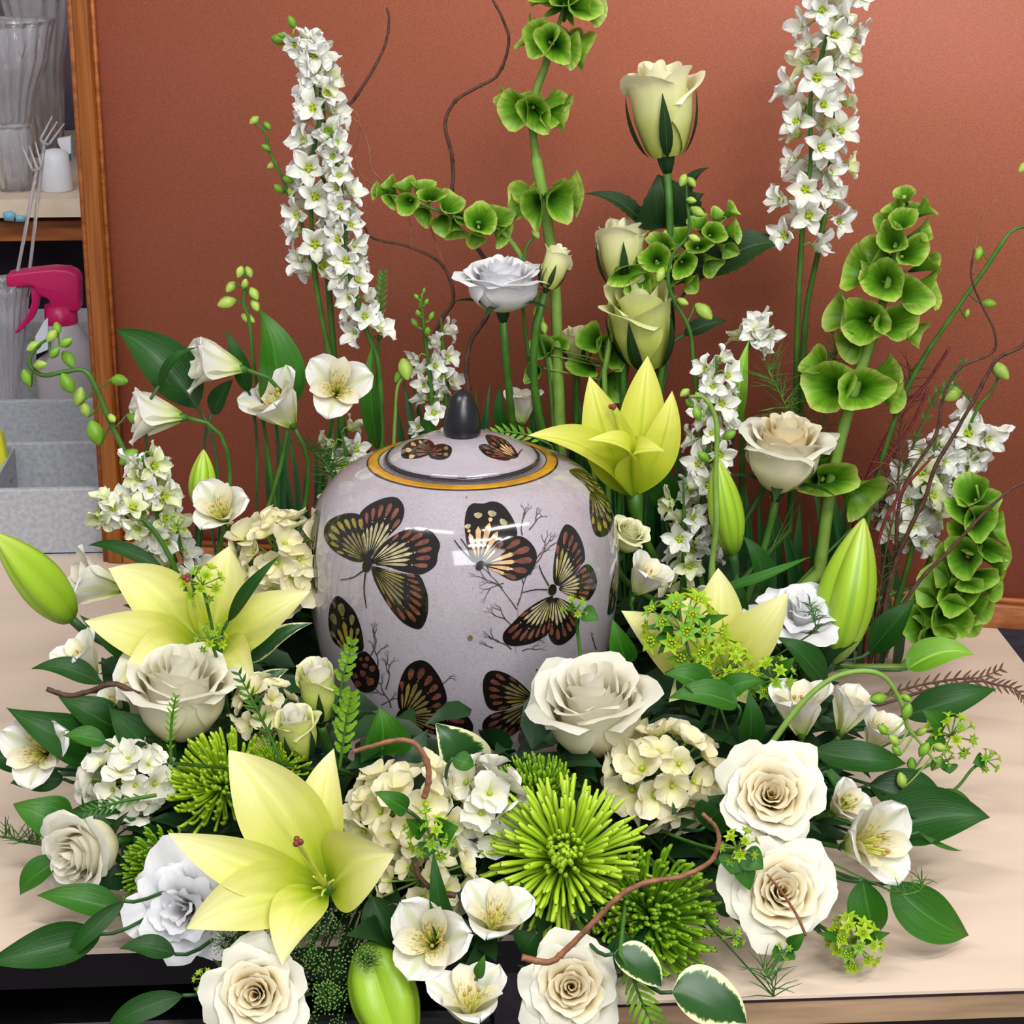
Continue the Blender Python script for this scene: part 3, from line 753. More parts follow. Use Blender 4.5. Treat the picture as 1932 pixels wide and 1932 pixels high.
def frond(label, path, Y, ln, mat='fern_lime', n=14, wpx=7, group='feathery fronds', base=None, smat='stem_green', ang=.75, tobase=True, name='fern_frond', teeth=1):
    P = smoothpath(pathpx(path, Y), 8); b0 = Vector(base) if base is not None else root_of(P[-1]); k = ppm(P[0])
    root = thing(name, label, 'fern', b0, group)
    mb = MB(); mb.tube(P + ([P[-1].lerp(b0, .5), b0] if tobase else []), [.0005, .0009, .0012], 5); part('stem', mb, smat, root)
    N = len(P); mb = MB()
    for i in range(n):
        t = .02 + .9 * i / n; q = t * (N - 1); j = min(N - 2, int(q)); p = P[j].lerp(P[j + 1], q - j); up = (P[j] - P[j + 1]).normalized()
        L = ln / k * (.35 + .65 * math.sin(PI * min(1, .12 + t * .85)))
        for sgn in (-1, 1):
            s = up.cross(CT) * sgn; d = (s * math.sin(ang) + up * math.cos(ang) + CT * .15).normalized(); e = p + d * L
            ribbon(mb, p, e, CT, .08 * sgn, wpx / k, w_blade, cup=.1, nu=4, nv=2)
            if teeth:
                for h in (.4, .7):
                    b_ = p.lerp(e, h); ribbon(mb, b_, b_ + (up * .8 + s * .5).normalized() * L * .35, CT, 0, wpx * .8 / k, w_blade, nu=2, nv=2)
    part('leaflets', mb, mat, root, kind='stuff')
    return root

def wisp(label, pts, Y, ln, n, mat='fern_green', group='fine needle sprays', seed=0, base=None, name='needle_spray', rad=.0004, tobase=True):
    """very fine needles fanned off a thread-like stalk"""
    rnd = random.Random(seed); P = smoothpath(pathpx(pts, Y), 6); b0 = Vector(base) if base is not None else root_of(P[-1]); k = ppm(P[0])
    root = thing(name, label, 'fern', b0, group)
    mb = MB(); mb.tube(P + ([P[-1].lerp(b0, .5), b0] if tobase else []), .0006, 4); part('stem', mb, mat, root)
    mb = MB()
    for i in range(n):
        p = P[rnd.randrange(len(P))]; a = rnd.uniform(-.2, PI + .2); d = (CR * math.cos(a) + CU * math.sin(a) + CT * rnd.uniform(-.5, .5)).normalized()
        e = p + d * ln / k * rnd.uniform(.4, 1); mb.tube([p, p.lerp(e, .5) + CU * .001, e], [rad, rad, rad * .4], 3, cap=False)
    part('needles', mb, mat, root, kind='stuff')
    return root

def twig(label, path, Y, r0, r1, mat='twig_brown', group='curly willow twigs', name='willow_twig', knots=1, tobase=False, loc=None):
    P = smoothpath(pathpx(path, Y), 8); rnd = random.Random(int(path[0][0] * 7 + path[0][1]))
    if tobase: P = P + [P[-1].lerp(root_of(P[-1]), .5), root_of(P[-1])]
    n = len(P); mb = MB(); rr = []
    for i in range(n):
        r = r0 + (r1 - r0) * i / (n - 1)
        if knots and i % 9 == 4: r *= 1.12
        rr.append(r * rnd.uniform(.95, 1.05))
    mb.tube([p + Vector((rnd.uniform(-1, 1), rnd.uniform(-1, 1), rnd.uniform(-1, 1))) * r0 * .12 for p in P], rr, 7)
    for i in range(4, n - 2, 9):
        if knots: mb.ball(P[i] + CR * rr[i] * .55, rr[i] * .62, 6, 4, stretch=1.6)
    return single(name, mb, mat, label, 'twig', group, loc=P[-1])

# ------------------------------------------------------------------ setting: floor, wall, tables
plain('table_laminate', (214, 194, 176), .42, .35, var=.035, scale=5, stretch=(1, 5, 1))
plain('table_edge_wood', (156, 128, 100), .55, var=.16, scale=14, stretch=(1, 6, 10))
plain('dark_seam', (48, 20, 28), .6)
plain('floor_dark', (92, 84, 92), .6, var=.15)
plain('wall_dark', (96, 86, 104), .8, var=.3, scale=9)
m, nt, b = base_mat('board_red', .55, .3)
tc = nd(nt, 'ShaderNodeTexCoord'); n1 = nd(nt, 'ShaderNodeTexNoise'); n1.inputs['Scale'].default_value = 3.5; n1.inputs['Detail'].default_value = 3
mp = nd(nt, 'ShaderNodeMapping'); mp.inputs['Scale'].default_value = (1, 1, 2.2); nt.links.new(tc.outputs['Object'], mp.inputs[0]); nt.links.new(mp.outputs[0], n1.inputs['Vector'])
r1 = ramp(nt, [(.3, (163, 92, 66)), (.7, (171, 96, 75))]); nt.links.new(n1.outputs['Fac'], r1.inputs[0])
n2 = nd(nt, 'ShaderNodeTexNoise'); n2.inputs['Scale'].default_value = 900; nt.links.new(tc.outputs['Object'], n2.inputs['Vector'])
r2 = ramp(nt, [(.3, (222, 222, 222)), (.7, (255, 255, 255))]); nt.links.new(n2.outputs['Fac'], r2.inputs[0])
nt.links.new(mixc(nt, 1.0, r1.outputs[0], r2.outputs[0], 'MULTIPLY'), b.inputs['Base Color'])
bp = nd(nt, 'ShaderNodeBump'); bp.inputs['Strength'].default_value = .25; bp.inputs['Distance'].default_value = .0008; nt.links.new(n2.outputs['Fac'], bp.inputs['Height']); nt.links.new(bp.outputs[0], b.inputs['Normal'])
def wood(name, dark, light, sc_=(2, 2, 30), rough=.45):
    m, nt, b = base_mat(name, rough, .4)
    tc = nd(nt, 'ShaderNodeTexCoord'); mp = nd(nt, 'ShaderNodeMapping'); mp.inputs['Scale'].default_value = sc_
    nt.links.new(tc.outputs['Object'], mp.inputs[0]); n = nd(nt, 'ShaderNodeTexNoise'); n.inputs['Scale'].default_value = 3; n.inputs['Detail'].default_value = 8; n.inputs['Distortion'].default_value = .6
    nt.links.new(mp.outputs[0], n.inputs['Vector']); r = ramp(nt, [(.3, dark), (.7, light)]); nt.links.new(n.outputs['Fac'], r.inputs[0])
    nt.links.new(r.outputs[0], b.inputs['Base Color']); return m
wood('frame_wood_upright', (112, 58, 18), (152, 90, 34), (60, 60, 3))
wood('frame_wood_rail', (136, 78, 42), (170, 106, 62), (3, 60, 60))
wood('shelf_wood', (120, 62, 26), (170, 98, 44), (4, 40, 40))
plain('shelf_beige', (226, 206, 184), .5, var=.05)
plain('tray_grey', (160, 162, 168), .85, var=.09, scale=220, bump=.3)
plain('sprayer_magenta', (196, 8, 92), .38, .5, var=.06, scale=20)
plain('bottle_grey', (196, 190, 196), .35, var=.04, scale=10, trans=.2)
plain('white_plastic', (226, 230, 240), .35, var=.03)
plain('green_stripe', (24, 120, 90), .4)
plain('pale_blue', (130, 184, 206), .5)
plain('metal_tip', (180, 176, 160), .3, metal=1)
plain('pouch_yellow', (206, 206, 50), .35, var=.1, scale=8)
plain('pouch_magenta', (170, 30, 70), .35)
plain('mustard', (170, 130, 40), .5)
plain('black_gloss', (9, 8, 10), .22, .5)
plain('dark_brown', (40, 24, 20), .5)
m, nt, b = base_mat('clear_glass', .06, .5)
b.inputs['Base Color'].default_value = (.93, .93, .97, 1); b.inputs['Transmission Weight'].default_value = .82; b.inputs['IOR'].default_value = 1.45
nz = nd(nt, 'ShaderNodeTexVoronoi'); nz.inputs['Scale'].default_value = 70; tc = nd(nt, 'ShaderNodeTexCoord'); mp = nd(nt, 'ShaderNodeMapping'); mp.inputs['Scale'].default_value = (1, 1, .35)
nt.links.new(tc.outputs['Object'], mp.inputs[0]); nt.links.new(mp.outputs[0], nz.inputs['Vector'])
bp = nd(nt, 'ShaderNodeBump'); bp.inputs['Strength'].default_value = .8; bp.inputs['Distance'].default_value = .004; nt.links.new(nz.outputs['Distance'], bp.inputs['Height']); nt.links.new(bp.outputs[0], b.inputs['Normal'])
m, nt, b = base_mat('clear_acrylic', .08, .5)
b.inputs['Base Color'].default_value = (.9, .88, .92, 1); b.inputs['Transmission Weight'].default_value = .7; b.inputs['IOR'].default_value = 1.4

def structure(name, mb, mat):
    return single(name, mb, mat, None, None, kind='structure', smooth=False)
mb = MB(); mb.box((-3, -2.6, -.02), (3.2, 2.6, 0)); structure('floor', mb, 'floor_dark')
mb = MB(); mb.box((-3, 2.2, 0), (3.2, 2.26, 2.9)); structure('wall_back', mb, 'wall_dark')

# the work table: right-hand top with its plywood front edge, left-hand top set a little further back
pr = atz(1887, 1193, TZ); XR = pr.x
YF = atz(1600, 1875, TZ).y; YL = atz(90, 1792, TZ).y; XS = atz(1010, 1850, TZ).x
t = thing('work_table', 'pale laminate work table with plywood front edge, under the right side of the arrangement', 'table', (XR - .5, .1, 0))
mb = MB(); mb.box((XS, YF, TZ - .002), (XR, .62, TZ)); part('laminate_top', mb, 'table_laminate', t, smooth=False)
mb = MB(); mb.box((XS + .001, YF + .0005, TZ - .0042), (XR - .001, .62, TZ - .002)); part('glue_seam', mb, 'dark_seam', t, 'dark thin seam under the laminate', smooth=False)
mb = MB(); mb.box((XS, YF + .001, TZ - .020), (XR, .62, TZ - .0042)); part('plywood_core', mb, 'table_edge_wood', t, smooth=False)
mb = MB(); mb.box((XS + .03, YF + .035, TZ - .09), (XR - .03, YF + .055, TZ - .02)); part('apron', mb, 'dark_brown', t, smooth=False)
for x in (XS + .06, XR - .1):
    for y in (YF + .06, .54):
        mb = MB(); mb.box((x, y, 0), (x + .05, y + .05, TZ - .02)); part('leg', mb, 'table_edge_wood', t, smooth=False)
t = thing('side_table', 'pale laminate table top on the left, set back, with a black front below', 'table', (XS - .5, .3, 0))
mb = MB(); mb.box((-1.5, YL, TZ - .004), (XS - .001, 1.08, TZ)); part('laminate_top', mb, 'table_laminate', t, smooth=False)
mb = MB(); mb.box((-1.5, YL + .006, TZ - .03), (XS - .001, 1.08, TZ - .004)); part('core', mb, 'black_gloss', t, smooth=False)
for x in (-1.4, XS - .12):
    for y in (YL + .08, 1.0):
        mb = MB(); mb.box((x, y, 0), (x + .05, y + .05, TZ - .03)); part('leg', mb, 'dark_brown', t, smooth=False)
# black equipment standing in front of the left table, lower than it
zb = TZ - .05; ya = atz(90, 1842, zb).y
t = thing('black_cabinet', 'glossy black low cabinet in front of the left table, at the lower left corner', 'cabinet', (-.45, -.36, 0))
mb = MB(); mb.box((-1.0, ya, .05), (XS - .02, YL - .004, zb)); o = part('body', mb, 'black_gloss', t, smooth=False)
bv = o.modifiers.new('bevel', 'BEVEL'); bv.width = .008; bv.segments = 3
mb = MB(); mb.box((-1.0, ya - .05, zb - .05), (XS - .02, ya - .001, zb - .032)); part('ledge', mb, 'dark_brown', t, smooth=False)

# ------------------------------------------------------------------ framed board standing behind the flowers
A = atz(193, 1062, TZ); B = atz(1932, 1191, TZ)
ex = Vector((B.x - A.x, B.y - A.y, 0)).normalized(); ey = Vector((-ex.y, ex.x, 0)); RB = Matrix((ex, ey, Vector((0, 0, 1)))).transposed()
A = Vector((A.x, A.y, TZ)); BL, BH = 1.25, .80
kb = ppm(A)
t = thing('framed_board', 'red brown hardboard panel in a wooden frame standing behind the flowers', 'board', A)
def bbox(name, lo, hi, mat, label=None, smooth=False):
    mb = MB(); mb.box(lo, hi, R=RB, og=A); return part(name, mb, mat, t, label)
sw = 46 / kb
o = bbox('panel', (sw * .4, .010, .012), (BL, .016, BH), 'board_red')
for nm, lo, hi, mt in (('frame_stile', (sw * .22, 0, 0), (sw * .86, .022, BH), 'frame_wood_upright'),
                       ('frame_rail', (sw * .86, .001, 0), (BL, .022, .021), 'frame_wood_rail')):
    o = bbox(nm, lo, hi, mt); bv = o.modifiers.new('bevel', 'BEVEL'); bv.width = .0015; bv.segments = 2
bbox('frame_lip', (0, .003, 0), (sw * .22, .022, BH), 'shelf_wood', 'darker outer moulding of the frame')
bbox('frame_bead', (sw * .86, .006, .021), (sw * 1.0, .012, BH), 'shelf_wood')
bbox('frame_bead', (sw * .86, .005, .021), (BL, .012, .026), 'shelf_wood')

# ------------------------------------------------------------------ things at the back left
X = lambda px, Y, py=900: at(px, py, Y).x
Yf, Ym, Yb = .45, atz(90, 835, TZ + .065).y, atz(90, 755, TZ + .065).y
xl, xr = -.95, -.25
t = thing('grey_tray', 'open grey divided tray on the table behind the board edge', 'tray', (-.5, .6, TZ))
for nm, y in (('front_wall', Yf), ('middle_wall', Ym), ('back_wall', Yb)):
    mb = MB(); mb.box((xl, y, TZ), (xr, y + .008, TZ + .065)); o = part(nm, mb, 'tray_grey', t, smooth=False); bv = o.modifiers.new('bevel', 'BEVEL'); bv.width = .002; bv.segments = 2
for x in (xl, xr - .008):
    mb = MB(); mb.box((x, Yf + .008, TZ), (x + .008, Yb, TZ + .064)); part('side_wall', mb, 'tray_grey', t, smooth=False)
xd = X(27, Ym, 870)
mb = MB(); mb.box((xd - .0015, Yf + .008, TZ), (xd + .0015, Ym, TZ + .06)); part('divider', mb, 'tray_grey', t, smooth=False)
mb = MB(); mb.box((xl, Yf, TZ), (xr, Yb, TZ + .003)); part('tray_floor', mb, 'tray_grey', t, smooth=False)

def extrude(mb, pts, Y, th, mat=0):
    """outline in pixels at depth Y, given real thickness behind it"""
    F = [at(x, y, Y) for x, y in pts]; Bk = [p + Vector((0, th, 0)) for p in F]; n = len(F); o = len(mb.v)
    mb.v += F + Bk; mb.f.append(tuple(range(o + n - 1, o - 1, -1))); mb.f.append(tuple(range(o + n, o + 2 * n))); mb.m += [mat, mat]; mb.uv += [(0, 0)] * (2 * n)
    for i in range(n):
        j = (i + 1) % n; mb.f.append((o + i, o + j, o + n + j, o + n + i)); mb.m.append(mat); mb.uv += [(0, 0)] * 4
# yellow pouch in the tray
t = thing('seed_pouch', 'yellow pouch with magenta bottom in the grey tray at the left edge', 'pouch', at(-20, 915, Ym - .03))
mb = MB(); extrude(mb, [(-60, 905), (14, 898), (10, 860), (2, 822), (-12, 812), (-60, 816)], Ym - .04, .02)
o = part('pouch', mb, 'pouch_yellow', t); bv = o.modifiers.new('bevel', 'BEVEL'); bv.width = .004; bv.segments = 3
mb = MB(); extrude(mb, [(-60, 922), (20, 918), (15, 898), (-60, 904)], Ym - .041, .023)
o = part('pouch_bottom', mb, 'pouch_magenta', t, 'magenta bottom'); bv = o.modifiers.new('bevel', 'BEVEL'); bv.width = .003; bv.segments = 3

# trigger spray bottle
Ys = .86
cb = at(122, 690, Ys); kb_ = ppm(cb)
t = thing('spray_bottle', 'magenta trigger spray bottle with translucent grey body behind the grey tray', 'spray bottle', (cb.x, Ys, TZ))
zt = at(122, 602, Ys).z
mb = MB(); H = zt - TZ
mb.lathe([(.001, 0), (50 / kb_, 0), (54 / kb_, .006), (54 / kb_, H * .62), (50 / kb_, H * .78), (34 / kb_, H * .93), (26 / kb_, H), (.001, H)], 32, (cb.x, Ys, TZ)); part('bottle', mb, 'bottle_grey', t)
mb = MB(); mb.lathe([(.001, 0), (29 / kb_, 0), (31 / kb_, .003), (30 / kb_, .022), (.001, .024)], 28, (cb.x, Ys, zt - .006)); part('collar', mb, 'sprayer_magenta', t)
mb = MB(); extrude(mb, [(10, 520), (12, 540), (20, 546), (55, 541), (62, 542), (70, 556), (92, 566), (96, 590), (150, 588), (150, 560), (150, 528), (143, 517), (128, 510), (100, 508), (60, 512), (28, 516)], Ys - .014, .030)
o = part('sprayer_head', mb, 'sprayer_magenta', t); bv = o.modifiers.new('bevel', 'BEVEL'); bv.width = .005; bv.segments = 4
mb = MB(); extrude(mb, [(57, 541), (60, 570), (52, 594), (40, 612), (28, 627), (30, 630), (46, 618), (62, 602), (70, 584), (74, 562), (84, 560), (80, 545)], Ys - .008, .016)
o = part('trigger', mb, 'sprayer_magenta', t); bv = o.modifiers.new('bevel', 'BEVEL'); bv.width = .003; bv.segments = 3
mb = MB(); mb.lathe([(.001, 0), (10 / kb_, 0), (9 / kb_, .004), (.001, .005)], 16, at(133, 520, Ys)); part('pin', mb, 'metal_tip', t, 'small metal pin')
mb = MB(); extrude(mb, [(66, 636), (83, 606), (90, 600), (90, 660), (70, 668)], Ys - .035, .004); part('label_band', mb, 'white_plastic', t, 'white label', smooth=False)
mb = MB(); extrude(mb, [(68, 680), (90, 664), (90, 642), (70, 648)], Ys - .034, .004); part('label_text_block', mb, 'black_gloss', t, 'dark label block', smooth=False)

def lathe_px(name, label, rows, px, Y, mat, cat='vase', rib=0, ribs=0, group=None, base_py=None, base_z=None, wall=.0022):
    """rows: (py, half width px) from the bottom upwards"""
    base = at(px, rows[0][0], Y); k = ppm(base)
    if base_z is not None: base.z = base_z; rows = [rows[0]] + [r for r in rows[1:] if at(px, r[0], Y).z > base_z + .004]
    prof = [(.001, 0)] + [(w_ / k, at(px, y, Y).z - base.z) for y, w_ in rows]
    prof += [(max(.001, r - wall), z) for r, z in reversed(prof[1:])] + [(.001, wall * 2)]
    prof[-2] = (prof[-2][0], wall * 2)
    mb = MB(); mb.lathe(prof, 96 if ribs else 40, base, rib, ribs)
    return single(name, mb, mat, label, cat, group, loc=base)
G = 'clear glass vases at the back left'
Ysh = 1.17
zs = at(60, 376, Ysh - .05).z
lathe_px('glass_vase', 'tall fluted trumpet vase of clear glass on the shelf at the upper left', [(372, 36), (366, 36), (340, 30), (235, 36), (170, 52), (110, 76), (50, 88), (38, 92)], 30, Ysh + .12, 'clear_glass', base_z=zs, rib=.05, ribs=18, group=G)
lathe_px('glass_vase', 'short clear glass vase in front of the fluted trumpet vase on the shelf', [(368, 30), (360, 32), (300, 34), (245, 36), (236, 38)], 32, Ysh + .02, 'clear_glass', base_z=zs, rib=.03, ribs=10, group=G)
lathe_px('glass_vase', 'second flared clear vase at the top left corner, behind the fluted one', [(372, 24), (300, 26), (120, 40), (20, 60), (-60, 74)], 96, Ysh + .3, 'clear_glass', base_z=zs, rib=.05, ribs=14, group=G)
zt_ = TZ + .0
mbp = atz(24, 806, TZ); 
lathe_px('glass_vase', 'pleated clear vase standing beside the magenta spray bottle', [(806, 26), (790, 28), (745, 26), (650, 42), (560, 56), (545, 60), (531, 62)], 14, .87, 'clear_glass', rib=.06, ribs=22, group=G)
# plastic tub and card picks
t0 = at(108, 362, Ysh + .01); t0.z = zs; k = ppm(t0)
t = thing('white_tub', 'white plastic tub with green edge on the beige shelf', 'tub', t0)
mb = MB(); mb.lathe([(.001, 0), (27 / k, 0), (30 / k, .002), (26 / k, .045), (18 / k, .05), (.001, .052)], 28, t0); part('tub', mb, 'white_plastic', t)
mb = MB(); extrude(mb, [(108, 262), (133, 258), (134, 300), (122, 292), (110, 272)], Ysh + .03, .012); part('lid_flap', mb, 'white_plastic', t, 'open lid flap', smooth=False)
mb = MB(); extrude(mb, [(112, 284), (126, 292), (134, 290), (134, 304), (118, 296)], Ysh + .028, .003); part('stripe', mb, 'green_stripe', t, 'green stripe', smooth=False)
t0 = at(88, 330, Ysh + .4)
lathe_px('mustard_bottle', 'narrow mustard yellow bottle behind the trumpet vase', [(375, 26), (300, 26), (240, 22), (190, 16), (155, 10)], 80, Ysh + .42, 'mustard', base_z=zs, cat='bottle')
def pick(label, x0, y0, x1, y1, lean, Y):
    a, b_ = at(x0, y0, Y), at(x1, y1, Y); k = ppm(a)
    t = thing('card_pick', label, 'card holder', a, 'clear plastic card picks')
    mb = MB(); mb.tube(smoothpath([a, a.lerp(b_, .5), b_], 4), 3.6 / k, 6); part('shaft', mb, 'clear_acrylic', t)
    up = (CU + CR * lean).normalized(); sd = up.cross(CT)
    mb = MB(); mb.tube([b_ - sd * 9 / k, b_ - up * 3 / k, b_ + sd * 9 / k], 3 / k, 6); part('fork_base', mb, 'clear_acrylic', t)
    for q in (-1, 0, 1):
        s = b_ + sd * 9 * q / k - (up * 3 / k if q == 0 else up * 0)
        mb = MB(); mb.tube(smoothpath([s, s + up * 24 / k + sd * q * 2 / k, s + up * 48 / k + sd * q * 4 / k], 4), [2.6 / k, 2.2 / k, 1.6 / k], 6); part('prong', mb, 'clear_acrylic', t)
pick('clear plastic card pick with the lower fork, left of the two', 24, 560, 70, 318, -.35, .86)
pick('clear plastic card pick with the higher fork, right of the two', 50, 560, 84, 268, .62, .87)
# shelf unit
ka = ppm(at(60, 390, Ysh))
zs = at(60, 376, Ysh - .05).z; x0 = -1.3; x1 = X(300, Ysh, 390)
t = thing('shelf_unit', 'wooden shelf unit with beige shelf board behind the table at the left', 'shelf', (-.7, Ysh + .2, 0))
mb = MB(); mb.box((x0, Ysh - .05, zs - .022), (x1, Ysh + .55, zs)); part('shelf_board', mb, 'shelf_beige', t, smooth=False)
mb = MB(); mb.box((x0, Ysh - .03, zs - .054), (x1, Ysh - .005, zs - .030)); part('rail', mb, 'shelf_wood', t, smooth=False)
for x in (x0, x1 - .03):
    mb = MB(); mb.box((x, Ysh, 0), (x + .03, Ysh + .55, 1.9)); part('side_panel', mb, 'shelf_wood', t, smooth=False)
mb = MB(); mb.box((x0, Ysh + .55, 0), (x1, Ysh + .56, 1.9)); part('back_panel', mb, 'wall_dark', t, smooth=False)
mb = MB(); mb.box((x0 + .03, Ysh + .02, zs - .30), (x1 - .03, Ysh + .54, zs - .28)); part('lower_shelf', mb, 'dark_brown', t, smooth=False)
mb = MB(); extrude(mb, [(5, 402), (8, 416), (26, 418), (28, 404), (20, 398)], Ysh - .056, .005); single('blue_clip', mb, 'pale_blue', 'small pale blue clip on the shelf edge, left of the two', 'clip', 'pale blue clips on the shelf edge')
mb = MB(); extrude(mb, [(30, 407), (29, 418), (46, 419), (47, 408)], Ysh - .056, .005); single('blue_clip', mb, 'pale_blue', 'small pale blue clip on the shelf edge, right of the two', 'clip', 'pale blue clips on the shelf edge')
# pale carton low behind the vases
mb = MB(); mb.box((-.95, .98, TZ), (-.32, 1.05, TZ + .10)); single('carton', mb, 'tray_grey', 'low grey carton behind the spray bottle', 'carton', smooth=False)

# ------------------------------------------------------------------ the urn
m, nt, b = base_mat('urn_glaze', .08, .5)
b.inputs['Coat Weight'].default_value = .6; b.inputs['Coat Roughness'].default_value = .03
tc = nd(nt, 'ShaderNodeTexCoord')
vo = nd(nt, 'ShaderNodeTexVoronoi', feature='DISTANCE_TO_EDGE'); vo.inputs['Scale'].default_value = 150
nz = nd(nt, 'ShaderNodeTexNoise'); nz.inputs['Scale'].default_value = 60
mv = mixc(nt, .03, tc.outputs['Object'], nz.outputs['Color']); nt.links.new(mv, vo.inputs['Vector'])
r1 = ramp(nt, [(0, (146, 139, 145)), (.05, (176, 169, 176))]); nt.links.new(vo.outputs['Distance'], r1.inputs[0])
nb = nd(nt, 'ShaderNodeTexNoise'); nb.inputs['Scale'].default_value = 14; nb.inputs['Detail'].default_value = 6; nt.links.new(tc.outputs['Object'], nb.inputs['Vector'])
r2 = ramp(nt, [(.3, (232, 226, 230)), (.7, (255, 255, 255))]); nt.links.new(nb.outputs['Fac'], r2.inputs[0])
nt.links.new(mixc(nt, 1.0, r1.outputs[0], r2.outputs[0], 'MULTIPLY'), b.inputs['Base Color'])
def gloss(name, rgb, metal=0, rough=.1, var=.08, scale=200):
    m = plain(name, rgb, rough, .5, var=var, scale=scale, metal=metal, coat=.5); return m
gloss('urn_gold', (206, 150, 36), .35, .22, .2, 60); gloss('urn_line', (44, 36, 40)); gloss('urn_grey_line', (128, 122, 132))
gloss('wing_black', (24, 18, 18)); gloss('wing_cream', (158, 148, 112), var=.25); gloss('wing_rust', (104, 62, 52), var=.3); gloss('wing_ochre', (132, 118, 44), var=.2)
gloss('wing_tan', (196, 158, 112), var=.15); gloss('wing_brown', (96, 58, 46), var=.35); gloss('wing_olive', (108, 98, 62), var=.3); gloss('sketch_ink', (74, 66, 66)); gloss('sketch_grey', (128, 120, 124))
plain('finial_black', (24, 23, 30), .28, .5, var=.08)
UA = Vector((atz(876, 1440, TZ).x, 0, TZ))
UA.x = at(874, 1050, 0).x
UB = .004
URN = thing('urn', 'white crackle glazed lidded urn printed with butterflies, in the middle of the arrangement', 'urn', UA)
bprof = [(.001, 0), (.062, 0), (.068, .002), (.074, .010), (.084, .028), (.0945, .052), (.1025, .080), (.1080, .110), (.1105, .138), (.1100, .160), (.1065, .180), (.0995, .196), (.0890, .2085), (.0765, .2165), (.0665, .2205), (.0640, .2215)]
def spline_prof(p, seg=4):
    q = smoothpath([Vector((r, 0, z)) for r, z in p], seg); return [(max(.001, v.x), v.z) for v in q]
mb = MB(); mb.lathe(spline_prof(bprof) + [(.052, .2225), (.050, .212), (.001, .212)], 96, UA); body = part('body', mb, 'urn_glaze', URN)
lprof = [(.001, .2225), (.0525, .2225), (.0535, .2240), (.0500, .2275), (.040, .2325), (.028, .2372), (.014, .2400), (.001, .2408)]
mb = MB(); mb.lathe(lprof[:3] + spline_prof(lprof[3:]), 96, UA); lid = part('lid', mb, 'urn_glaze', URN)
fprof = [(.001, .2395), (.0115, .2395), (.0128, .2415), (.0133, .246), (.0128, .252), (.0108, .260), (.0072, .2675), (.0035, .2715), (.001, .2728)]
mb = MB(); mb.lathe(fprof[:3] + spline_prof(fprof[3:]), 40, UA); part('finial', mb, 'finial_black', URN, 'black pointed knob')
def band(r0, z0, r1, z1, mat, name='band', label=None, lift=.0004):
    mb = MB(); mb.lathe([(r0, z0 + lift), (r1, z1 + lift), ], 96, UA)
    part(name, mb, mat, URN, label)
def zprof(r):
    P = spline_prof(bprof)
    best = None
    for (a, za), (c, zc) in zip(P, P[1:]):
        if za > .19 and min(a, c) <= r <= max(a, c) and a != c: best = za + (zc - za) * (r - a) / (c - a)
    return best if best else .2215 + (.064 - r) / .012 * .001
def ringband(ro, ri, mat, label, lift=.0004):
    mb = MB(); n = 4; mb.lathe([(ro + (ri - ro) * i / n, zprof(ro + (ri - ro) * i / n) + lift) for i in range(n + 1)], 96, UA); part('band', mb, mat, URN, label)
ringband(.0668, .0656, 'urn_line', 'dark outer line')
ringband(.0656, .0590, 'urn_gold', 'broad gold band')
ringband(.0590, .0582, 'urn_line', 'dark inner line')
ringband(.0548, .0540, 'urn_grey_line', 'grey hairline')
mb = MB(); mb.lathe([(.0537, .2236), (.0540, .2246), (.0528, .2256)], 96, UA); part('band', mb, 'urn_line', URN, 'dark line round the lid edge')

tm = []
def bvh_of(os_):
    V, F = [], []
    for o in os_:
        k = len(V); V += [Vector(v.co) + UA for v in o.data.vertices]; F += [tuple(k + i for i in p.vertices) for p in o.data.polygons]
    return BVHTree.FromPolygons(V, F)
UBV = bvh_of([body, lid])
UMID = UA + Vector((0, 0, .12))
def onurn(px, py, lift):
    d = ray(px, py); h, n, i, q = UBV.ray_cast(CO, d)
    if h is None:
        p = CO + d * ((UMID - CO).dot(d)); h, n, i, q = UBV.find_nearest(p)
    if n.dot(h - UMID) < 0: n = -n
    return h + n * lift
def pip(x, y, P):
    c = False; j = len(P) - 1
    for i in range(len(P)):
        if (P[i][1] > y) != (P[j][1] > y) and x < (P[j][0] - P[i][0]) * (y - P[i][1]) / (P[j][1] - P[i][1]) + P[i][0]: c = not c
        j = i
    return c
def smooth2(P, seg=3):
    n = len(P); out = []
    for i in range(n):
        a, b_, c, d_ = [Vector(P[(i + k) % n]) for k in (-1, 0, 1, 2)]
        for k in range(seg):
            t = k / seg; out.append(tuple(.5 * ((2 * b_) + (c - a) * t + (2 * a - 5 * b_ + 4 * c - d_) * t * t + (3 * b_ - a - 3 * c + d_) * t ** 3)))
    return out
def decal(mb, P, mat, lift, step=7.0):
    """fill an outline laid on the urn, following its curve"""
    n = len(P); vs = [Vector(p) for p in P]; xs = [p[0] for p in P]; ys = [p[1] for p in P]
    y = min(ys) + step * .5
    while y < max(ys):
        x = min(xs) + step * .5
        while x < max(xs):
            if pip(x, y, P) and min((Vector((x, y)) - v).length for v in vs) > step * .45: vs.append(Vector((x, y)))
            x += step
        y += step
    r = delaunay_2d_cdt(vs, [(i, (i + 1) % n) for i in range(n)], [], 1, 1e-5)
    o = len(mb.v); mb.v += [onurn(v.x, v.y, lift) for v in r[0]]
    for f in r[2]:
        mb.f.append(tuple(o + i for i in f)); mb.m.append(mat); mb.uv += [(0, 0)] * len(f)
def zc(pts, s=3.864, ox=450, oy=900): return [(x / s + ox, y / s + oy) for x, y in pts]
WM = ['wing_black', 'wing_cream', 'wing_rust', 'wing_ochre', 'wing_tan', 'wing_brown', 'wing_olive']
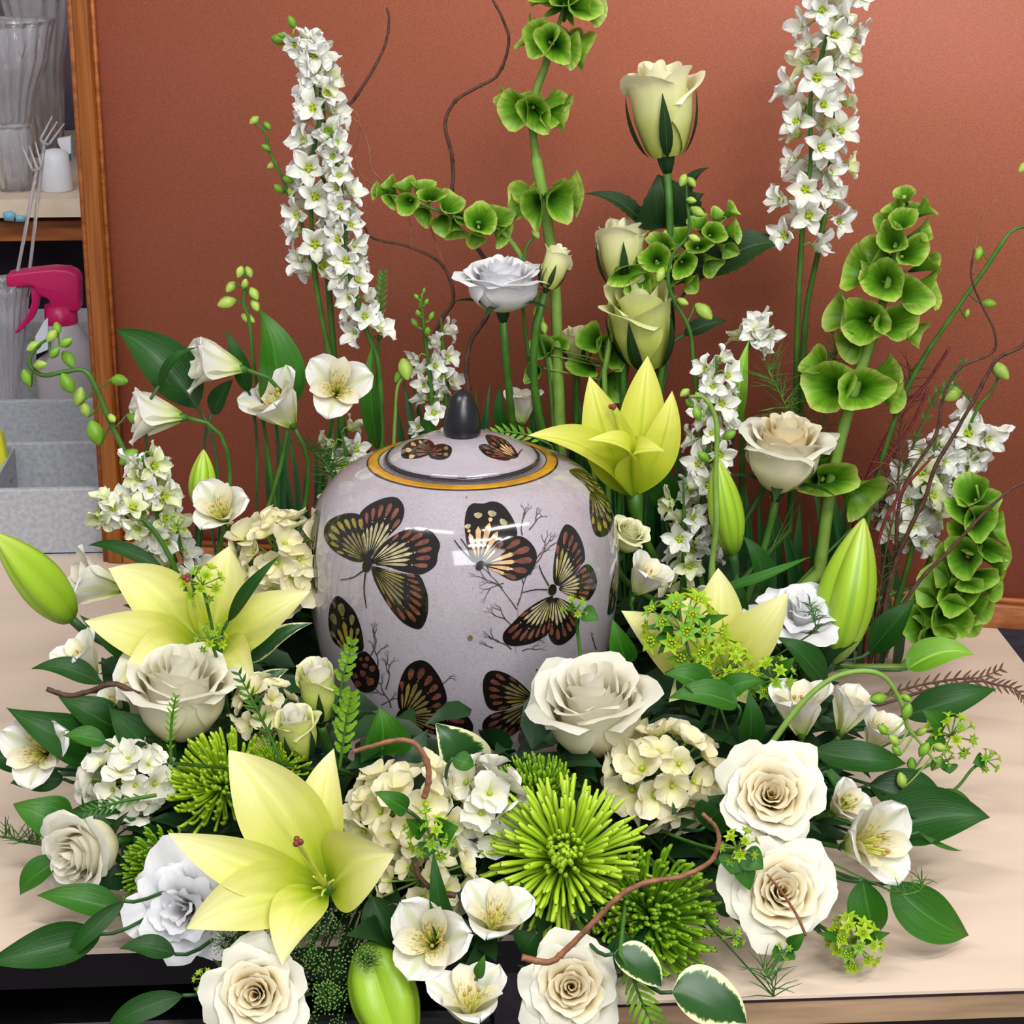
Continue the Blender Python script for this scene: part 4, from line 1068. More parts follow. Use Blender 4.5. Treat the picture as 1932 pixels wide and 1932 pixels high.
def wing(mb, P, rt, inner=1, outer=2, n=8, i0=.15, i1=.62, o0=.67, o1=.90, acc=3):
    """black wing with rays of pale cells and a row of rust cells along its margin"""
    S = smooth2(P); decal(mb, S, 0, .00035); rx, ry = rt
    far = [p for p in S if math.hypot(p[0] - rx, p[1] - ry) > .45 * max(math.hypot(q[0] - rx, q[1] - ry) for q in S)]
    ang = [math.atan2(p[1] - ry, p[0] - rx) for p in far]; m0 = ang[len(ang) // 2]
    ang = [((a - m0 + PI) % (2 * PI)) - PI for a in ang]; a0, a1 = min(ang), max(ang); sp_ = a1 - a0
    def reach(a):
        c, s = math.cos(a), math.sin(a); best = 0
        for k in range(4, 400, 2):
            if pip(rx + c * k, ry + s * k, S): best = k
            elif best: break
        return best
    rnd = random.Random(int(rx + ry))
    for i in range(n):
        a = m0 + a0 + sp_ * (i + .5) / n; L = reach(a)
        if L < 14: continue
        hw = sp_ / n * .45
        def cell(f0, f1, mat, k=1.0):
            c = []
            for q in range(8):
                t = q / 8 * 2 * PI; ff = f0 + (f1 - f0) * (.5 - .5 * math.cos(t)); aa = a + hw * k * math.sin(t) * (.55 + .45 * (.5 - .5 * math.cos(t)))
                c.append((rx + math.cos(aa) * L * ff, ry + math.sin(aa) * L * ff))
            decal(mb, c, mat, .0006, 14)
        j = rnd.uniform(-.03, .03)
        cell(i0 + j, i1 + j, acc if i == 1 and acc else inner)
        if L > 34: cell(o0, o1, outer, .9)
        if L > 50 and i % 2 == 0: cell(i1 + .02, o0 - .01, inner, .5)
def blob(mb, cx, cy, rx, ry, mat, ang=0, lift=.0006):
    P = [(cx + math.cos(t) * rx * math.cos(ang) - math.sin(t) * ry * math.sin(ang), cy + math.cos(t) * rx * math.sin(ang) + math.sin(t) * ry * math.cos(ang)) for t in [k * PI / 6 for k in range(12)]]
    decal(mb, P, mat, lift, 10)
def stroke(mb, pts, wd, mat, lift=.0005):
    """thin line on the urn"""
    Q = smoothpath([Vector((x, y, 0)) for x, y in pts], 4); o = len(mb.v); n = len(Q)
    for i in range(n):
        t = (Q[min(n - 1, i + 1)] - Q[max(0, i - 1)]); t = t.normalized() if t.length > 0 else Vector((1, 0, 0)); s = Vector((-t.y, t.x, 0)) * wd / 2 * (1 - .4 * i / n)
        for q in (Q[i] - s, Q[i] + s): mb.v.append(onurn(q.x, q.y, lift))
    for i in range(n - 1):
        a = o + i * 2; mb.f.append((a, a + 1, a + 3, a + 2)); mb.m.append(mat); mb.uv += [(0, 0)] * 4
def butterfly(label, wings, bodyc, ant=(), Z=zc, br=(9, 15, .3)):
    mb = MB()
    for P, rt, kw in wings:
        P = Z(P); wing(mb, P, Z([rt])[0], **kw)
    if bodyc:
        (bx, by), = Z([bodyc]); blob(mb, bx, by, br[0], br[1], 0, br[2], .0009)
    for a in ant: stroke(mb, Z(a), 2.6, 0, .0007)
    part('butterfly_print', mb, WM, URN, label)
z5 = lambda p: zc(p, 3.864, 900, 900)
z4 = lambda p: zc(p, 3.864, 450, 450)
z6 = lambda p: zc(p, 3.864, 900, 450)
butterfly('large butterfly with four spread wings, left of the middle', [
    ([(900, 620), (800, 600), (700, 540), (640, 470), (625, 400), (650, 330), (720, 285), (800, 265), (870, 270), (900, 300), (920, 400), (950, 560)], (940, 610), dict(n=8, inner=6, outer=3)),
    ([(880, 290), (930, 220), (1020, 170), (1100, 148), (1160, 155), (1200, 200), (1210, 260), (1190, 330), (1150, 380), (1060, 470), (980, 570), (950, 600), (930, 500), (900, 400)], (950, 600), dict(n=7, acc=0)),
    ([(970, 600), (1060, 480), (1180, 400), (1280, 370), (1370, 375), (1430, 420), (1470, 490), (1455, 560), (1440, 640), (1380, 690), (1320, 710), (1200, 690), (1080, 650), (1000, 640)], (960, 630), dict(n=8, acc=0)),
    ([(980, 650), (1100, 680), (1250, 710), (1320, 715), (1370, 820), (1385, 920), (1375, 1020), (1340, 1095), (1290, 1105), (1200, 1060), (1110, 960), (1030, 830), (985, 730)], (975, 660), dict(n=9, inner=6, outer=5))],
    (945, 640), [[(915, 680), (840, 730), (745, 750)], [(930, 700), (920, 820), (937, 955)]])
butterfly('butterfly with folded wings, tan and rust, right of the middle', [
    ([(-60, 560), (-85, 420), (-90, 320), (-70, 230), (-30, 195), (10, 195), (50, 195), (110, 180), (180, 200), (240, 270), (280, 350), (290, 430), (230, 430), (180, 460), (100, 520), (50, 600), (20, 640), (-20, 620)], (10, 640), dict(n=5, inner=4, outer=1, acc=0, i1=.66, o0=.76, o1=.86)),
    ([(50, 610), (120, 510), (200, 460), (300, 430), (370, 460), (420, 520), (435, 580), (420, 650), (380, 710), (320, 745), (260, 755), (200, 730), (120, 680), (60, 650)], (30, 640), dict(n=6, inner=4, outer=5, acc=2, i1=.62, o0=.58, o1=.93))],
    (20, 645), [[(-25, 620), (-120, 520), (-165, 460)], [(-10, 610), (-90, 490), (-120, 450)]], z5, (7, 10, .6))
butterfly('butterfly spread upright over a sprig at the right', [
    ([(560, 770), (555, 650), (575, 520), (600, 420), (640, 350), (690, 360), (740, 420), (775, 510), (785, 600), (760, 640), (700, 720), (620, 790)], (570, 800), dict(n=7, inner=1, outer=5)),
    ([(600, 800), (700, 720), (780, 640), (830, 650), (865, 720), (870, 790), (840, 860), (800, 900), (720, 880), (620, 840)], (570, 820), dict(n=6, acc=0)),
    ([(530, 870), (440, 910), (340, 980), (260, 1060), (195, 1130), (190, 1190), (230, 1225), (300, 1230), (400, 1210), (480, 1170), (520, 1130), (550, 1000), (555, 880)], (550, 860), dict(n=8, inner=1, outer=2)),
    ([(560, 880), (640, 900), (720, 960), (745, 1030), (735, 1100), (690, 1170), (620, 1220), (560, 1215), (520, 1150), (530, 1050), (550, 950)], (560, 860), dict(n=7, acc=0))],
    (545, 820), [[(520, 790), (470, 700), (450, 640)], [(510, 820), (420, 820), (330, 840)]], z5, (8, 11, .2))
butterfly('dark butterfly low on the urn, left of the middle', [
    ([(1180, 1700), (1160, 1600), (1180, 1480), (1230, 1380), (1310, 1335), (1380, 1350), (1450, 1430), (1500, 1530), (1520, 1620), (1490, 1670), (1400, 1700), (1250, 1720)], (1200, 1740), dict(n=7, inner=6, outer=5)),
    ([(1230, 1740), (1350, 1700), (1480, 1670), (1600, 1675), (1670, 1740), (1710, 1810), (1690, 1880), (1600, 1900), (1450, 1880), (1300, 1830)], (1200, 1740), dict(n=6, inner=6, outer=5, acc=0)),
    ([(1180, 1760), (1300, 1840), (1400, 1890), (1380, 1960), (1250, 1980), (1150, 1900)], (1190, 1750), dict(n=4, inner=6, outer=5, acc=0))], (1190, 1740), [])
butterfly('dark butterfly low on the urn, right of the middle', [
    ([(400, 1600), (350, 1530), (250, 1450), (150, 1410), (80, 1420), (45, 1480), (45, 1570), (70, 1660), (120, 1700), (220, 1690), (330, 1640)], (420, 1620), dict(n=7, inner=6, outer=5)),
    ([(390, 1650), (250, 1690), (120, 1720), (50, 1770), (40, 1840), (80, 1890), (170, 1910), (260, 1880), (350, 1800), (410, 1700)], (420, 1640), dict(n=6, inner=6, outer=5, acc=0)),
    ([(430, 1650), (460, 1750), (420, 1850), (340, 1960), (300, 1900), (360, 1740)], (425, 1640), dict(n=3, inner=6, outer=5, acc=0))], (430, 1620), [[(455, 1505), (450, 1440), (430, 1395)]], z5)
butterfly('dark butterfly at the lower left side with folded wings', [
    ([(850, 1280), (760, 1250), (690, 1190), (660, 1080), (665, 960), (700, 880), (740, 870), (790, 910), (850, 980), (890, 1080), (910, 1180), (910, 1260)], (820, 1320), dict(n=5, inner=3, outer=6, acc=0)),
    ([(870, 1290), (930, 1270), (1000, 1350), (1030, 1430), (1010, 1530), (950, 1570), (880, 1550), (830, 1480), (800, 1400), (820, 1320)], (820, 1330), dict(n=4, inner=5, outer=5, acc=0, i0=.4, i1=.6))], (810, 1400), [])
butterfly('narrow butterfly at the right shoulder', [
    ([(672, -50), (740, -60), (800, -30), (860, 20), (920, 100), (960, 170), (900, 140), (825, 110), (770, 40), (700, -10)], (690, -40), dict(n=4, inner=6, outer=6, acc=0)),
    ([(825, 110), (880, 90), (930, 140), (970, 200), (990, 300), (970, 390), (920, 435), (860, 420), (830, 330), (818, 220)], (840, 110), dict(n=6, inner=6, outer=3, acc=0))], None, [], z5)
butterfly('butterfly wing turning round the right edge', [([(1020, 610), (1000, 680), (970, 800), (960, 900), (950, 1000), (990, 980), (1010, 880), (1022, 760)], (1010, 640), dict(n=3, inner=6, outer=5, acc=0))], None, [], z5)
butterfly('butterfly wing turning round the left edge', [([(595, 255), (560, 260), (535, 380), (520, 520), (522, 640), (535, 780), (570, 850), (575, 700), (562, 580), (575, 450)], (590, 270), dict(n=3, inner=6, outer=6, acc=0))], None, [])
butterfly('small brown butterfly on the left of the lid', [
    ([(1200, 1600), (1190, 1540), (1240, 1490), (1320, 1465), (1390, 1470), (1430, 1510), (1400, 1570), (1300, 1605)], (1420, 1560), dict(n=5, inner=5, outer=4, acc=0)),
    ([(1380, 1550), (1430, 1510), (1500, 1500), (1555, 1530), (1540, 1590), (1480, 1615), (1400, 1600)], (1390, 1570), dict(n=4, inner=5, outer=6, acc=0))], None, [], z4)
butterfly('small brown butterfly on the right of the lid', [
    ([(60, 1440), (130, 1440), (220, 1480), (290, 1560), (290, 1600), (220, 1600), (110, 1530)], (285, 1600), dict(n=5, inner=4, outer=5, acc=0)),
    ([(10, 1520), (60, 1500), (140, 1530), (250, 1590), (220, 1620), (140, 1610), (60, 1580)], (250, 1600), dict(n=4, inner=2, outer=5, acc=0))], None, [[(290, 1590), (310, 1560), (330, 1540)]], z6)
# pencil-fine sprigs between the butterflies
mb = MB(); rnd = random.Random(4)
def sketch(x, y, a, L, dep):
    if dep == 0 or L < 4: return
    x2, y2 = x + math.cos(a) * L, y - math.sin(a) * L
    stroke(mb, [(x, y), ((x + x2) / 2 + rnd.uniform(-2, 2), (y + y2) / 2 + rnd.uniform(-2, 2)), (x2, y2)], .9 + .5 * dep, 0 if dep > 1 else 1, .00025)
    for q in range(2 if dep > 2 else 3): sketch(x2, y2, a + rnd.uniform(-.75, .75), L * rnd.uniform(.5, .85), dep - 1)
for (x, y, a, L, dep) in ((973, 1232, 1.57, 52, 1), (974, 1180, 1.5, 40, 1), (976, 1142, 1.3, 42, 4), (975, 1150, 2.2, 44, 4), (973, 1190, 2.3, 30, 4), (965, 1225, 2.6, 26, 4), (975, 1215, .4, 26, 4), (985, 1228, .2, 20, 3), (948, 1108, 2.7, 34, 3), (950, 1100, 3.5, 26, 3), (1000, 1085, 1.2, 34, 3), (1012, 1062, 1.0, 24, 4), (985, 1010, 1.6, 22, 4), (998, 1000, .9, 20, 4), (1025, 1035, .9, 18, 3),
                           (700, 1236, 1.2, 28, 4), (712, 1262, 1.6, 26, 4), (728, 1300, 1.3, 28, 4), (738, 1335, 2.0, 26, 4), (835, 1290, .7, 16, 3), (1125, 1225, 1.9, 14, 3), (720, 1330, .5, 20, 3), (930, 1222, 2.8, 14, 3)):
    sketch(x, y, a, L, dep)
part('sprig_print', mb, ['sketch_ink', 'sketch_grey'], URN, 'fine ink sprigs printed between the butterflies')
mb = MB(); blob(mb, 887, 1203, 5, 5, 0); blob(mb, 880, 939, 1.6, 1.6, 0); part('glaze_speck', mb, 'wing_olive', URN, 'two specks in the glaze')

# foam ring and tray that carry the flowers
t = thing('floral_foam_ring', 'dark floral foam ring in a black tray around the foot of the urn', 'flower foam', Vector((UA.x * .3, 0, TZ)))
def torus(mb, R0, r, zc_, sq, n=64, k=12):
    o = len(mb.v)
    for i in range(n):
        for j in range(k):
            a, b_ = 2 * PI * i / n, 2 * PI * j / k; mb.v.append(Vector(((R0 + r * math.cos(b_)) * math.cos(a), (R0 + r * math.cos(b_)) * math.sin(a), TZ + zc_ + r * sq * math.sin(b_))))
    for i in range(n):
        for j in range(k):
            mb.f.append((o + i * k + j, o + ((i + 1) % n) * k + j, o + ((i + 1) % n) * k + (j + 1) % k, o + i * k + (j + 1) % k)); mb.m.append(0); mb.uv += [(0, 0)] * 4
mb = MB(); torus(mb, RING, .046, .034, .62); part('foam', mb, 'foam_dark', t)
mb = MB(); mb.lathe([(.128, .001), (.242, .001), (.246, .012), (.242, .012), (.238, .004), (.134, .004), (.130, .012), (.126, .012), (.128, .001)], 72, (0, 0, TZ)); part('tray', mb, 'black_plastic', t)

# ------------------------------------------------------------------ the arrangement
F = frontY
# --- filler foliage deep inside the ring
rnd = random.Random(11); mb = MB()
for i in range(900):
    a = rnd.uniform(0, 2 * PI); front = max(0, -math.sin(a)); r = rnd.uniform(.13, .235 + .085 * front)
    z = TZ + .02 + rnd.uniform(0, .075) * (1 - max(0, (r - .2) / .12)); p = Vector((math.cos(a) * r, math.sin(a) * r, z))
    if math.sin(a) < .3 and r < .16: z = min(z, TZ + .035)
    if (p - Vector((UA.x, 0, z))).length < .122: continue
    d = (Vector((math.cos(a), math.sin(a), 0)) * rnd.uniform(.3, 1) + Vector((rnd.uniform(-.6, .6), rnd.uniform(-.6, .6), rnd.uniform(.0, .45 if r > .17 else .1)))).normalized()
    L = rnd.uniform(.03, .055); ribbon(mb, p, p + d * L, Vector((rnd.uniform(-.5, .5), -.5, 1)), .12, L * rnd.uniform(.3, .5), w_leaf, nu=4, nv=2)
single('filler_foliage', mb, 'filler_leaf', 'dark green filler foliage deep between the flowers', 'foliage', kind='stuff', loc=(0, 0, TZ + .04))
# --- upright dark greenery behind the urn
rnd = random.Random(5)
for k, (x0, x1, ya, yb, n, nm) in enumerate(((480, 690, 780, 990, 16, 'upright dark stems and blades behind the urn at its left'), (690, 850, 700, 880, 10, 'narrow dark green blades right behind the urn knob, left of it'), (880, 1110, 720, 880, 30, 'dark blades behind the urn, right of its knob'), (1110, 1330, 780, 1060, 44, 'dense dark blades behind the right shoulder of the urn'), (1330, 1660, 900, 1180, 46, 'dark blades low at the back right under the white rose'))):
    t = thing('grass_tuft', nm, 'foliage', root_of(at((x0 + x1) / 2, 1000, .14)), 'upright dark greenery')
    for i in range(n):
        x = rnd.uniform(x0, x1); y = rnd.uniform(ya, (ya + yb) / 2); xb = x + rnd.uniform(-25, 25) + (30 if x < 700 else 0); Yk = rnd.uniform(.13, .19)
        mb = MB(); ribbon(mb, at(xb, yb + 120, Yk), at(x, y, Yk + .01), face(rnd.uniform(-.6, .6), .2, 1), .04, rnd.uniform(10, 26 if k < 3 else 52) / 2600, w_blade, nu=9, nv=2, side=rnd.uniform(-.08, .08), cup=.2)
        part('blade', mb, 'blade_dark', t)

# --- larkspur spikes
larkspur('tall white larkspur spike at the upper left, leaning top', [(590, 150), (600, 230), (585, 330), (590, 450), (600, 560), (640, 760), (660, 900)], .14, 34, 20, .0, .62, 66, 0, seed=3, cone=.8, tints=.15)
larkspur('white larkspur spike rising beside the tall leaning one, pointed tip', [(622, 240), (640, 330), (650, 420), (660, 520), (690, 620), (715, 700), (720, 880)], .12, 26, 26, .0, .70, 56, 0, seed=8, cone=.35)
larkspur('short larkspur top with white bells bending left over the tall left spike', [(548, 66), (575, 88), (600, 120), (606, 170), (610, 250), (612, 420), (640, 800)], .145, 22, 14, .08, .48, 58, 3, seed=21, cone=.5, tints=.2, budsize=24)
larkspur('tall white larkspur spike at the upper right with dark stem showing', [(1545, -60), (1560, 60), (1530, 180), (1530, 300), (1515, 420), (1505, 600), (1500, 780), (1490, 1000)], .12, 46, 26, .0, .62, 66, 0, seed=5, cone=.9, tints=.08)
larkspur('second stem of white larkspur crossing the tall right spike', [(1600, -70), (1600, 60), (1580, 140), (1570, 260), (1560, 380), (1545, 470), (1520, 600), (1510, 800)], .13, 30, 20, .0, .66, 58, 0, seed=14, cone=.9, tints=.2)
larkspur('small white larkspur right above the urn knob with green bud tip', [(795, 556), (800, 620), (810, 700), (815, 780), (818, 860)], .13, 30, 9, .34, .9, 44, 8, seed=2, cone=.8, budsize=16)
larkspur('thin white larkspur with stacked florets above the urn, right of the green tip', [(832, 600), (838, 680), (842, 740), (838, 840)], .135, 14, 7, .05, .85, 48, 0, seed=31, cone=.9)
larkspur('white larkspur behind the right shoulder of the urn, under the green bud stalk', [(1352, 672), (1350, 760), (1335, 860), (1325, 960), (1320, 1080)], .06, 34, 26, .02, .95, 56, 0, seed=6, cone=.8)
larkspur('loose white larkspur leaning out at the right edge of the arrangement', [(1862, 800), (1810, 850), (1760, 900), (1715, 960), (1690, 1060), (1660, 1200)], .10, 46, 26, .0, .72, 66, 0, seed=9, cone=.8)
larkspur('second cluster of white larkspur below the right leaning one', [(1770, 810), (1755, 880), (1730, 960), (1720, 1040), (1680, 1180)], .08, 40, 14, .1, .75, 58, 0, seed=19, cone=.9, tints=.2)
larkspur('pale larkspur at the left, below the curling bud stem', [(268, 860), (285, 920), (300, 980), (325, 1050), (345, 1140), (380, 1260)], .02, 40, 24, .0, .75, 62, 0, seed=12, cone=.7, tints=.45)
larkspur('short pale larkspur pointing left beside the board frame', [(185, 955), (225, 960), (275, 985), (320, 1050), (370, 1180)], .0, 24, 8, .0, .55, 56, 0, seed=13, cone=.9, tints=.6)
larkspur('small white larkspur tucked under the tall right spike', [(1450, 620), (1420, 640), (1400, 700), (1400, 800), (1400, 950)], .10, 20, 6, .0, .3, 60, 0, seed=17, cone=1, tints=.3)
larkspur('faded larkspur florets low behind the right side of the urn', [(1290, 900), (1290, 1000), (1290, 1080), (1280, 1180)], .04, 30, 10, .05, .9, 60, 0, seed=23, cone=1, tints=.5)
larkspur('white larkspur florets low behind the left shoulder of the urn', [(640, 800), (655, 870), (650, 930), (660, 1010)], .12, 30, 9, .05, .8, 50, 0, seed=27, cone=1, tints=.4)

# --- bells of ireland
bells('tall bells of ireland stem at the top centre with spaced whorls', [(1075, -40), (1062, 20), (1030, 120), (1005, 200), (1010, 290), (1030, 400), (1048, 560), (1052, 700), (1058, 860)], .13, [], srad=.0042, seed=1,
      rings=[(8, 8, 30, 74, .35), (88, 8, 26, 74, .1), (200, 8, 22, 74, -.1), (365, 7, 24, 76, -.15)])
bells('large bright bells of ireland spire at the right', [(1706, 368), (1700, 420), (1680, 520), (1650, 620), (1610, 740), (1570, 900), (1545, 1080)], .06,
      [(1706, 372, 0, 40, -.3, .7, .7), (1690, 395, 0, 43, -.7, .6, .5), (1722, 400, 0, 48, .7, .6, .5), (1700, 420, -.01, 55, 0, .5, 1), (1745, 395, 0, 43, .9, .7, .2), (1672, 425, 0, 52, -.9, .5, .4),
       (1735, 440, 0, 62, .8, .3, .6), (1685, 455, -.01, 64, -.3, .3, 1), (1655, 480, 0, 67, -.9, .3, .5), (1715, 478, -.01, 72, .3, .1, 1), (1750, 500, 0, 69, .9, .3, .4),
       (1625, 515, 0, 84, -.9, .3, .5), (1668, 530, -.01, 79, -.3, 0, 1), (1712, 555, -.01, 84, .5, -.1, .9), (1745, 545, 0, 79, 1, .1, .4),
       (1598, 590, 0, 86, -1, .1, .3), (1635, 605, -.01, 88, -.4, -.1, 1), (1682, 610, -.01, 91, .35, 0, 1), (1712, 625, 0, 93, .9, -.3, .4), (1610, 640, 0, 72, -.6, -.6, .5),
       (1570, 730, 0, 100, -.5, 0, .9), (1622, 735, -.012, 105, .12, -.05, 1), (1672, 705, .005, 79, 1, .2, .3), (1680, 745, .005, 72, .9, -.4, .4), (1545, 690, .01, 67, -.7, .5, .5),
       (1525, 890, 0, 100, -.7, .1, .8), (1560, 905, -.014, 115, .05, -.05, 1), (1615, 930, 0, 100, .6, -.5, .6), (1550, 860, .01, 72, -.1, .8, .5), (1500, 905, .01, 91, -1, .2, .3)],
      srad=.0045, seed=2)
bells('bells of ireland spray lying to the left above the white lisianthus', [(705, 365), (760, 372), (820, 395), (880, 415), (940, 430), (1000, 520), (1040, 700)], .13,
      [(716, 360, 0, 34, -1, .2, .4), (735, 352, 0, 38, -.5, .6, .6), (740, 375, 0, 40, -.5, -.5, .8), (765, 356, 0, 44, -.1, .7, .6), (770, 382, -.01, 44, -.2, -.4, 1), (795, 358, 0, 46, .2, .7, .6),
       (812, 372, -.01, 52, .1, .2, 1), (800, 400, 0, 46, -.3, -.7, .6), (845, 388, 0, 54, .4, .5, .8), (835, 415, 0, 52, -.1, -.7, .6), (870, 410, 0, 48, .6, -.2, .8), (860, 435, 0, 44, .2, -.9, .3),
       (905, 418, -.01, 62, .1, .3, 1), (935, 412, 0, 60, .4, .4, .8), (945, 438, 0, 50, .6, -.5, .6), (900, 445, 0, 44, -.1, -.8, .4)],
      srad=.002, seed=3)
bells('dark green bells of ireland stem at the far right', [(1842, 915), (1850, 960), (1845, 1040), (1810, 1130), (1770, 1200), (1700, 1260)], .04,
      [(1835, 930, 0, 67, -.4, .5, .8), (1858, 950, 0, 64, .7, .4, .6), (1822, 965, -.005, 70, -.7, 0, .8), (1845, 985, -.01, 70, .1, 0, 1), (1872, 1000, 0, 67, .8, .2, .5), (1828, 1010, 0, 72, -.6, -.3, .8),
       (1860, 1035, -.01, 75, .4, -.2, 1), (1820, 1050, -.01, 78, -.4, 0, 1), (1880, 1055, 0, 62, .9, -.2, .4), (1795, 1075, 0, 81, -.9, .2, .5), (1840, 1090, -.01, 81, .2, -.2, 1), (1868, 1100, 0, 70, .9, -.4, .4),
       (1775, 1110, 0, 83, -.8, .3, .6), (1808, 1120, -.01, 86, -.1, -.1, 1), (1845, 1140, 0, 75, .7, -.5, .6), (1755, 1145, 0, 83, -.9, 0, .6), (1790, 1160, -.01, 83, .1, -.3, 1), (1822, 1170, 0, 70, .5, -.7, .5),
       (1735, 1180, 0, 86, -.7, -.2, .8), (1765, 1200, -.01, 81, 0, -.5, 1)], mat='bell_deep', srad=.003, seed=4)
bells('bells of ireland spray right of the green roses, pointing up right', [(1385, 395), (1350, 430), (1300, 470), (1240, 500), (1180, 530), (1140, 700)], .11,
      [(1378, 400, 0, 36, .7, .6, .5), (1352, 412, 0, 40, .2, .8, .6), (1380, 435, 0, 44, .9, 0, .6), (1345, 440, -.01, 46, .2, .1, 1), (1320, 425, 0, 42, -.3, .7, .7), (1368, 470, 0, 46, .7, -.5, .6),
       (1318, 465, -.01, 52, 0, 0, 1), (1285, 450, 0, 52, -.4, .6, .8), (1340, 495, 0, 48, .5, -.7, .5), (1290, 498, -.01, 54, .1, -.3, 1), (1250, 462, 0, 60, -.4, .4, .9), (1262, 520, 0, 50, .1, -.8, .6),
       (1238, 490, -.01, 58, -.1, 0, 1), (1300, 530, 0, 46, .6, -.7, .5), (1178, 512, -.01, 70, .35, -.5, .9), (1205, 530, -.01, 60, .2, -.6, .8)], srad=.002, seed=5)
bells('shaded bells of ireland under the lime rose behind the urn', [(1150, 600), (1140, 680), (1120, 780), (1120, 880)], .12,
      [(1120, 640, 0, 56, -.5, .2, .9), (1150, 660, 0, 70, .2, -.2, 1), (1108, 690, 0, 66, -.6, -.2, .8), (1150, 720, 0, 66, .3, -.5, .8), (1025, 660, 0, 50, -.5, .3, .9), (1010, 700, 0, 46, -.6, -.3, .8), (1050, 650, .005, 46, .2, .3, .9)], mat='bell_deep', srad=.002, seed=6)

# --- roses
rose('cream green rosebud standing highest, against the board', 1248, 208, .12, 150, (-.12, 1, .28), 'bud', 'rose_green', roll=.6, seed=2)
rose('pale green rosebud below and left of the highest rosebud', 1172, 478, .12, 108, (-.05, 1, .22), 'bud', 'rose_green', roll=1.9, seed=4)
rose('lime green rose behind the upright yellow lily', 1213, 612, .10, 148, (-.15, 1, .55), 'bud', 'rose_lime', roll=.2, seed=6)
rose('small cream rose half hidden behind the bells of ireland stem', 1088, 655, .15, 66, (0, 1, .4), 'bud', 'rose_green', roll=1, seed=5)
rose('white rose high at the right beside the bells of ireland', 1478, 852, .04, 184, (.1, 1, .45), 'half', 'rose_white', 'rose_heart', roll=.4, seed=3)
rose('large white rose at the left in front of the back lily', 338, 1308, -.17, 226, (.05, 1, .5), 'half', 'rose_white', 'rose_white', roll=1.2, seed=7)
rose('large white rose leaning on the lower right of the urn', 1118, 1338, -.20, 236, (-.18, 1, .62), 'half', 'rose_white', 'rose_white', roll=2.2, seed=9)
rose('upper of the two open white roses at the lower right', 1455, 1500, F(1500), 216, (-.05, .35, 1), 'open', 'rose_white', 'rose_heart', roll=.3, seed=1)
rose('lower of the two open white roses at the lower right', 1476, 1682, F(1682), 218, (.02, .3, 1), 'open', 'rose_white', 'rose_heart', roll=1.4, seed=5)
rose('open cream rose at the bottom edge, right of the middle', 1078, 1862, F(1862), 204, (0, .25, 1), 'open', 'rose_white', 'rose_heart', roll=2.4, seed=8)
rose('open cream rose at the bottom left corner of the bouquet', 482, 1876, F(1876), 205, (0, .2, 1), 'open', 'rose_white', 'rose_heart', roll=.9, seed=10)
rose('drooping white rose at the far left below the hydrangea', 158, 1608, -.24, 162, (-.55, -.15, .85), 'half', 'rose_white', roll=.5, seed=11)
rose('pale green rose half hidden behind the right shoulder of the urn', 1184, 1010, .02, 80, (.4, .8, .6), 'half', 'rose_green', roll=.5, seed=12)

# --- lisianthus
rose('bright white lisianthus above the urn knob', 945, 516, .10, 172, (-.05, 1, .42), 'half', 'lisianthus_white', roll=.3, squash=.72, seed=1, group='white lisianthus', name='lisianthus', cat='lisianthus')
rose('bluish white ruffled lisianthus at the lower left under the open lily', 345, 1716, -.29, 238, (-.15, .15, 1), 'lisianthus', 'lisianthus_white', roll=1.1, seed=3, group='white lisianthus', name='lisianthus', cat='lisianthus')
rose('white ruffled lisianthus behind the tall lily bud at the right', 1515, 1160, -.03, 196, (.1, .8, .6), 'lisianthus', 'lisianthus_white', roll=.7, seed=5, group='white lisianthus', name='lisianthus', cat='lisianthus')
rose('small cream lisianthus cup opening upward left of the urn foot', 602, 1312, -.19, 86, (-.05, 1, .35), 'bud', 'rose_lime', 'rose_white', roll=.7, squash=1.2, seed=6, group='small lisianthus cups', name='lisianthus', cat='lisianthus')
rose('small green white lisianthus cup just below the other one', 560, 1385, -.22, 92, (-.15, 1, .5), 'bud', 'rose_lime', 'rose_white', roll=.2, seed=8, group='small lisianthus cups', name='lisianthus', cat='lisianthus')

# --- lilies: petal tips as seen, then depth, width, arch, sideways bow, twist
lily('big open cream yellow lily at the front, lower left of the urn', 610, 1668, -.325, [
    (432, 1415, .03, 150, .10, .03, .1), (318, 1572, -.0, 96, .10, -.05, .2), (352, 1752, -.03, 118, .12, .04, .1),
    (533, 1822, -.045, 92, .16, .10, .3), (744, 1612, -.02, 146, .13, -.04, .3), (630, 1412, .035, 88, .10, -.06, -.2)], (-.05, .35, 1), stigma=1, pist=at(562, 1588, -.37))
lily('open cream lily at the left behind the white rose', 385, 1212, -.12, [
    (205, 1072, .02, 110, .10, .06, .1), (432, 1030, .03, 106, .08, .03, .0), (160, 1172, -.02, 100, .10, -.06, .2),
    (585, 1115, .0, 92, .12, .05, -.2), (482, 1300, -.045, 104, .16, -.02, .2), (225, 1290, -.05, 100, .18, .0, .1)], (-.05, .5, 1), pist=at(352, 1090, -.16))
lily('yellow green lily opening upward right above the urn', 1197, 900, .05, [
    (1112, 710, -.012, 92, .10, -.05, .0), (1222, 672, .02, 84, .05, .0, .0), (1268, 738, -.005, 66, .10, .07, .0),
    (995, 822, -.05, 84, .14, .0, .1), (1108, 830, -.055, 62, .20, .02, .1), (1255, 852, -.05, 66, .25, -.02, .0)], (.0, 1, .45), mat='lily_yellow', fil=4, pist=at(1156, 768, .02))
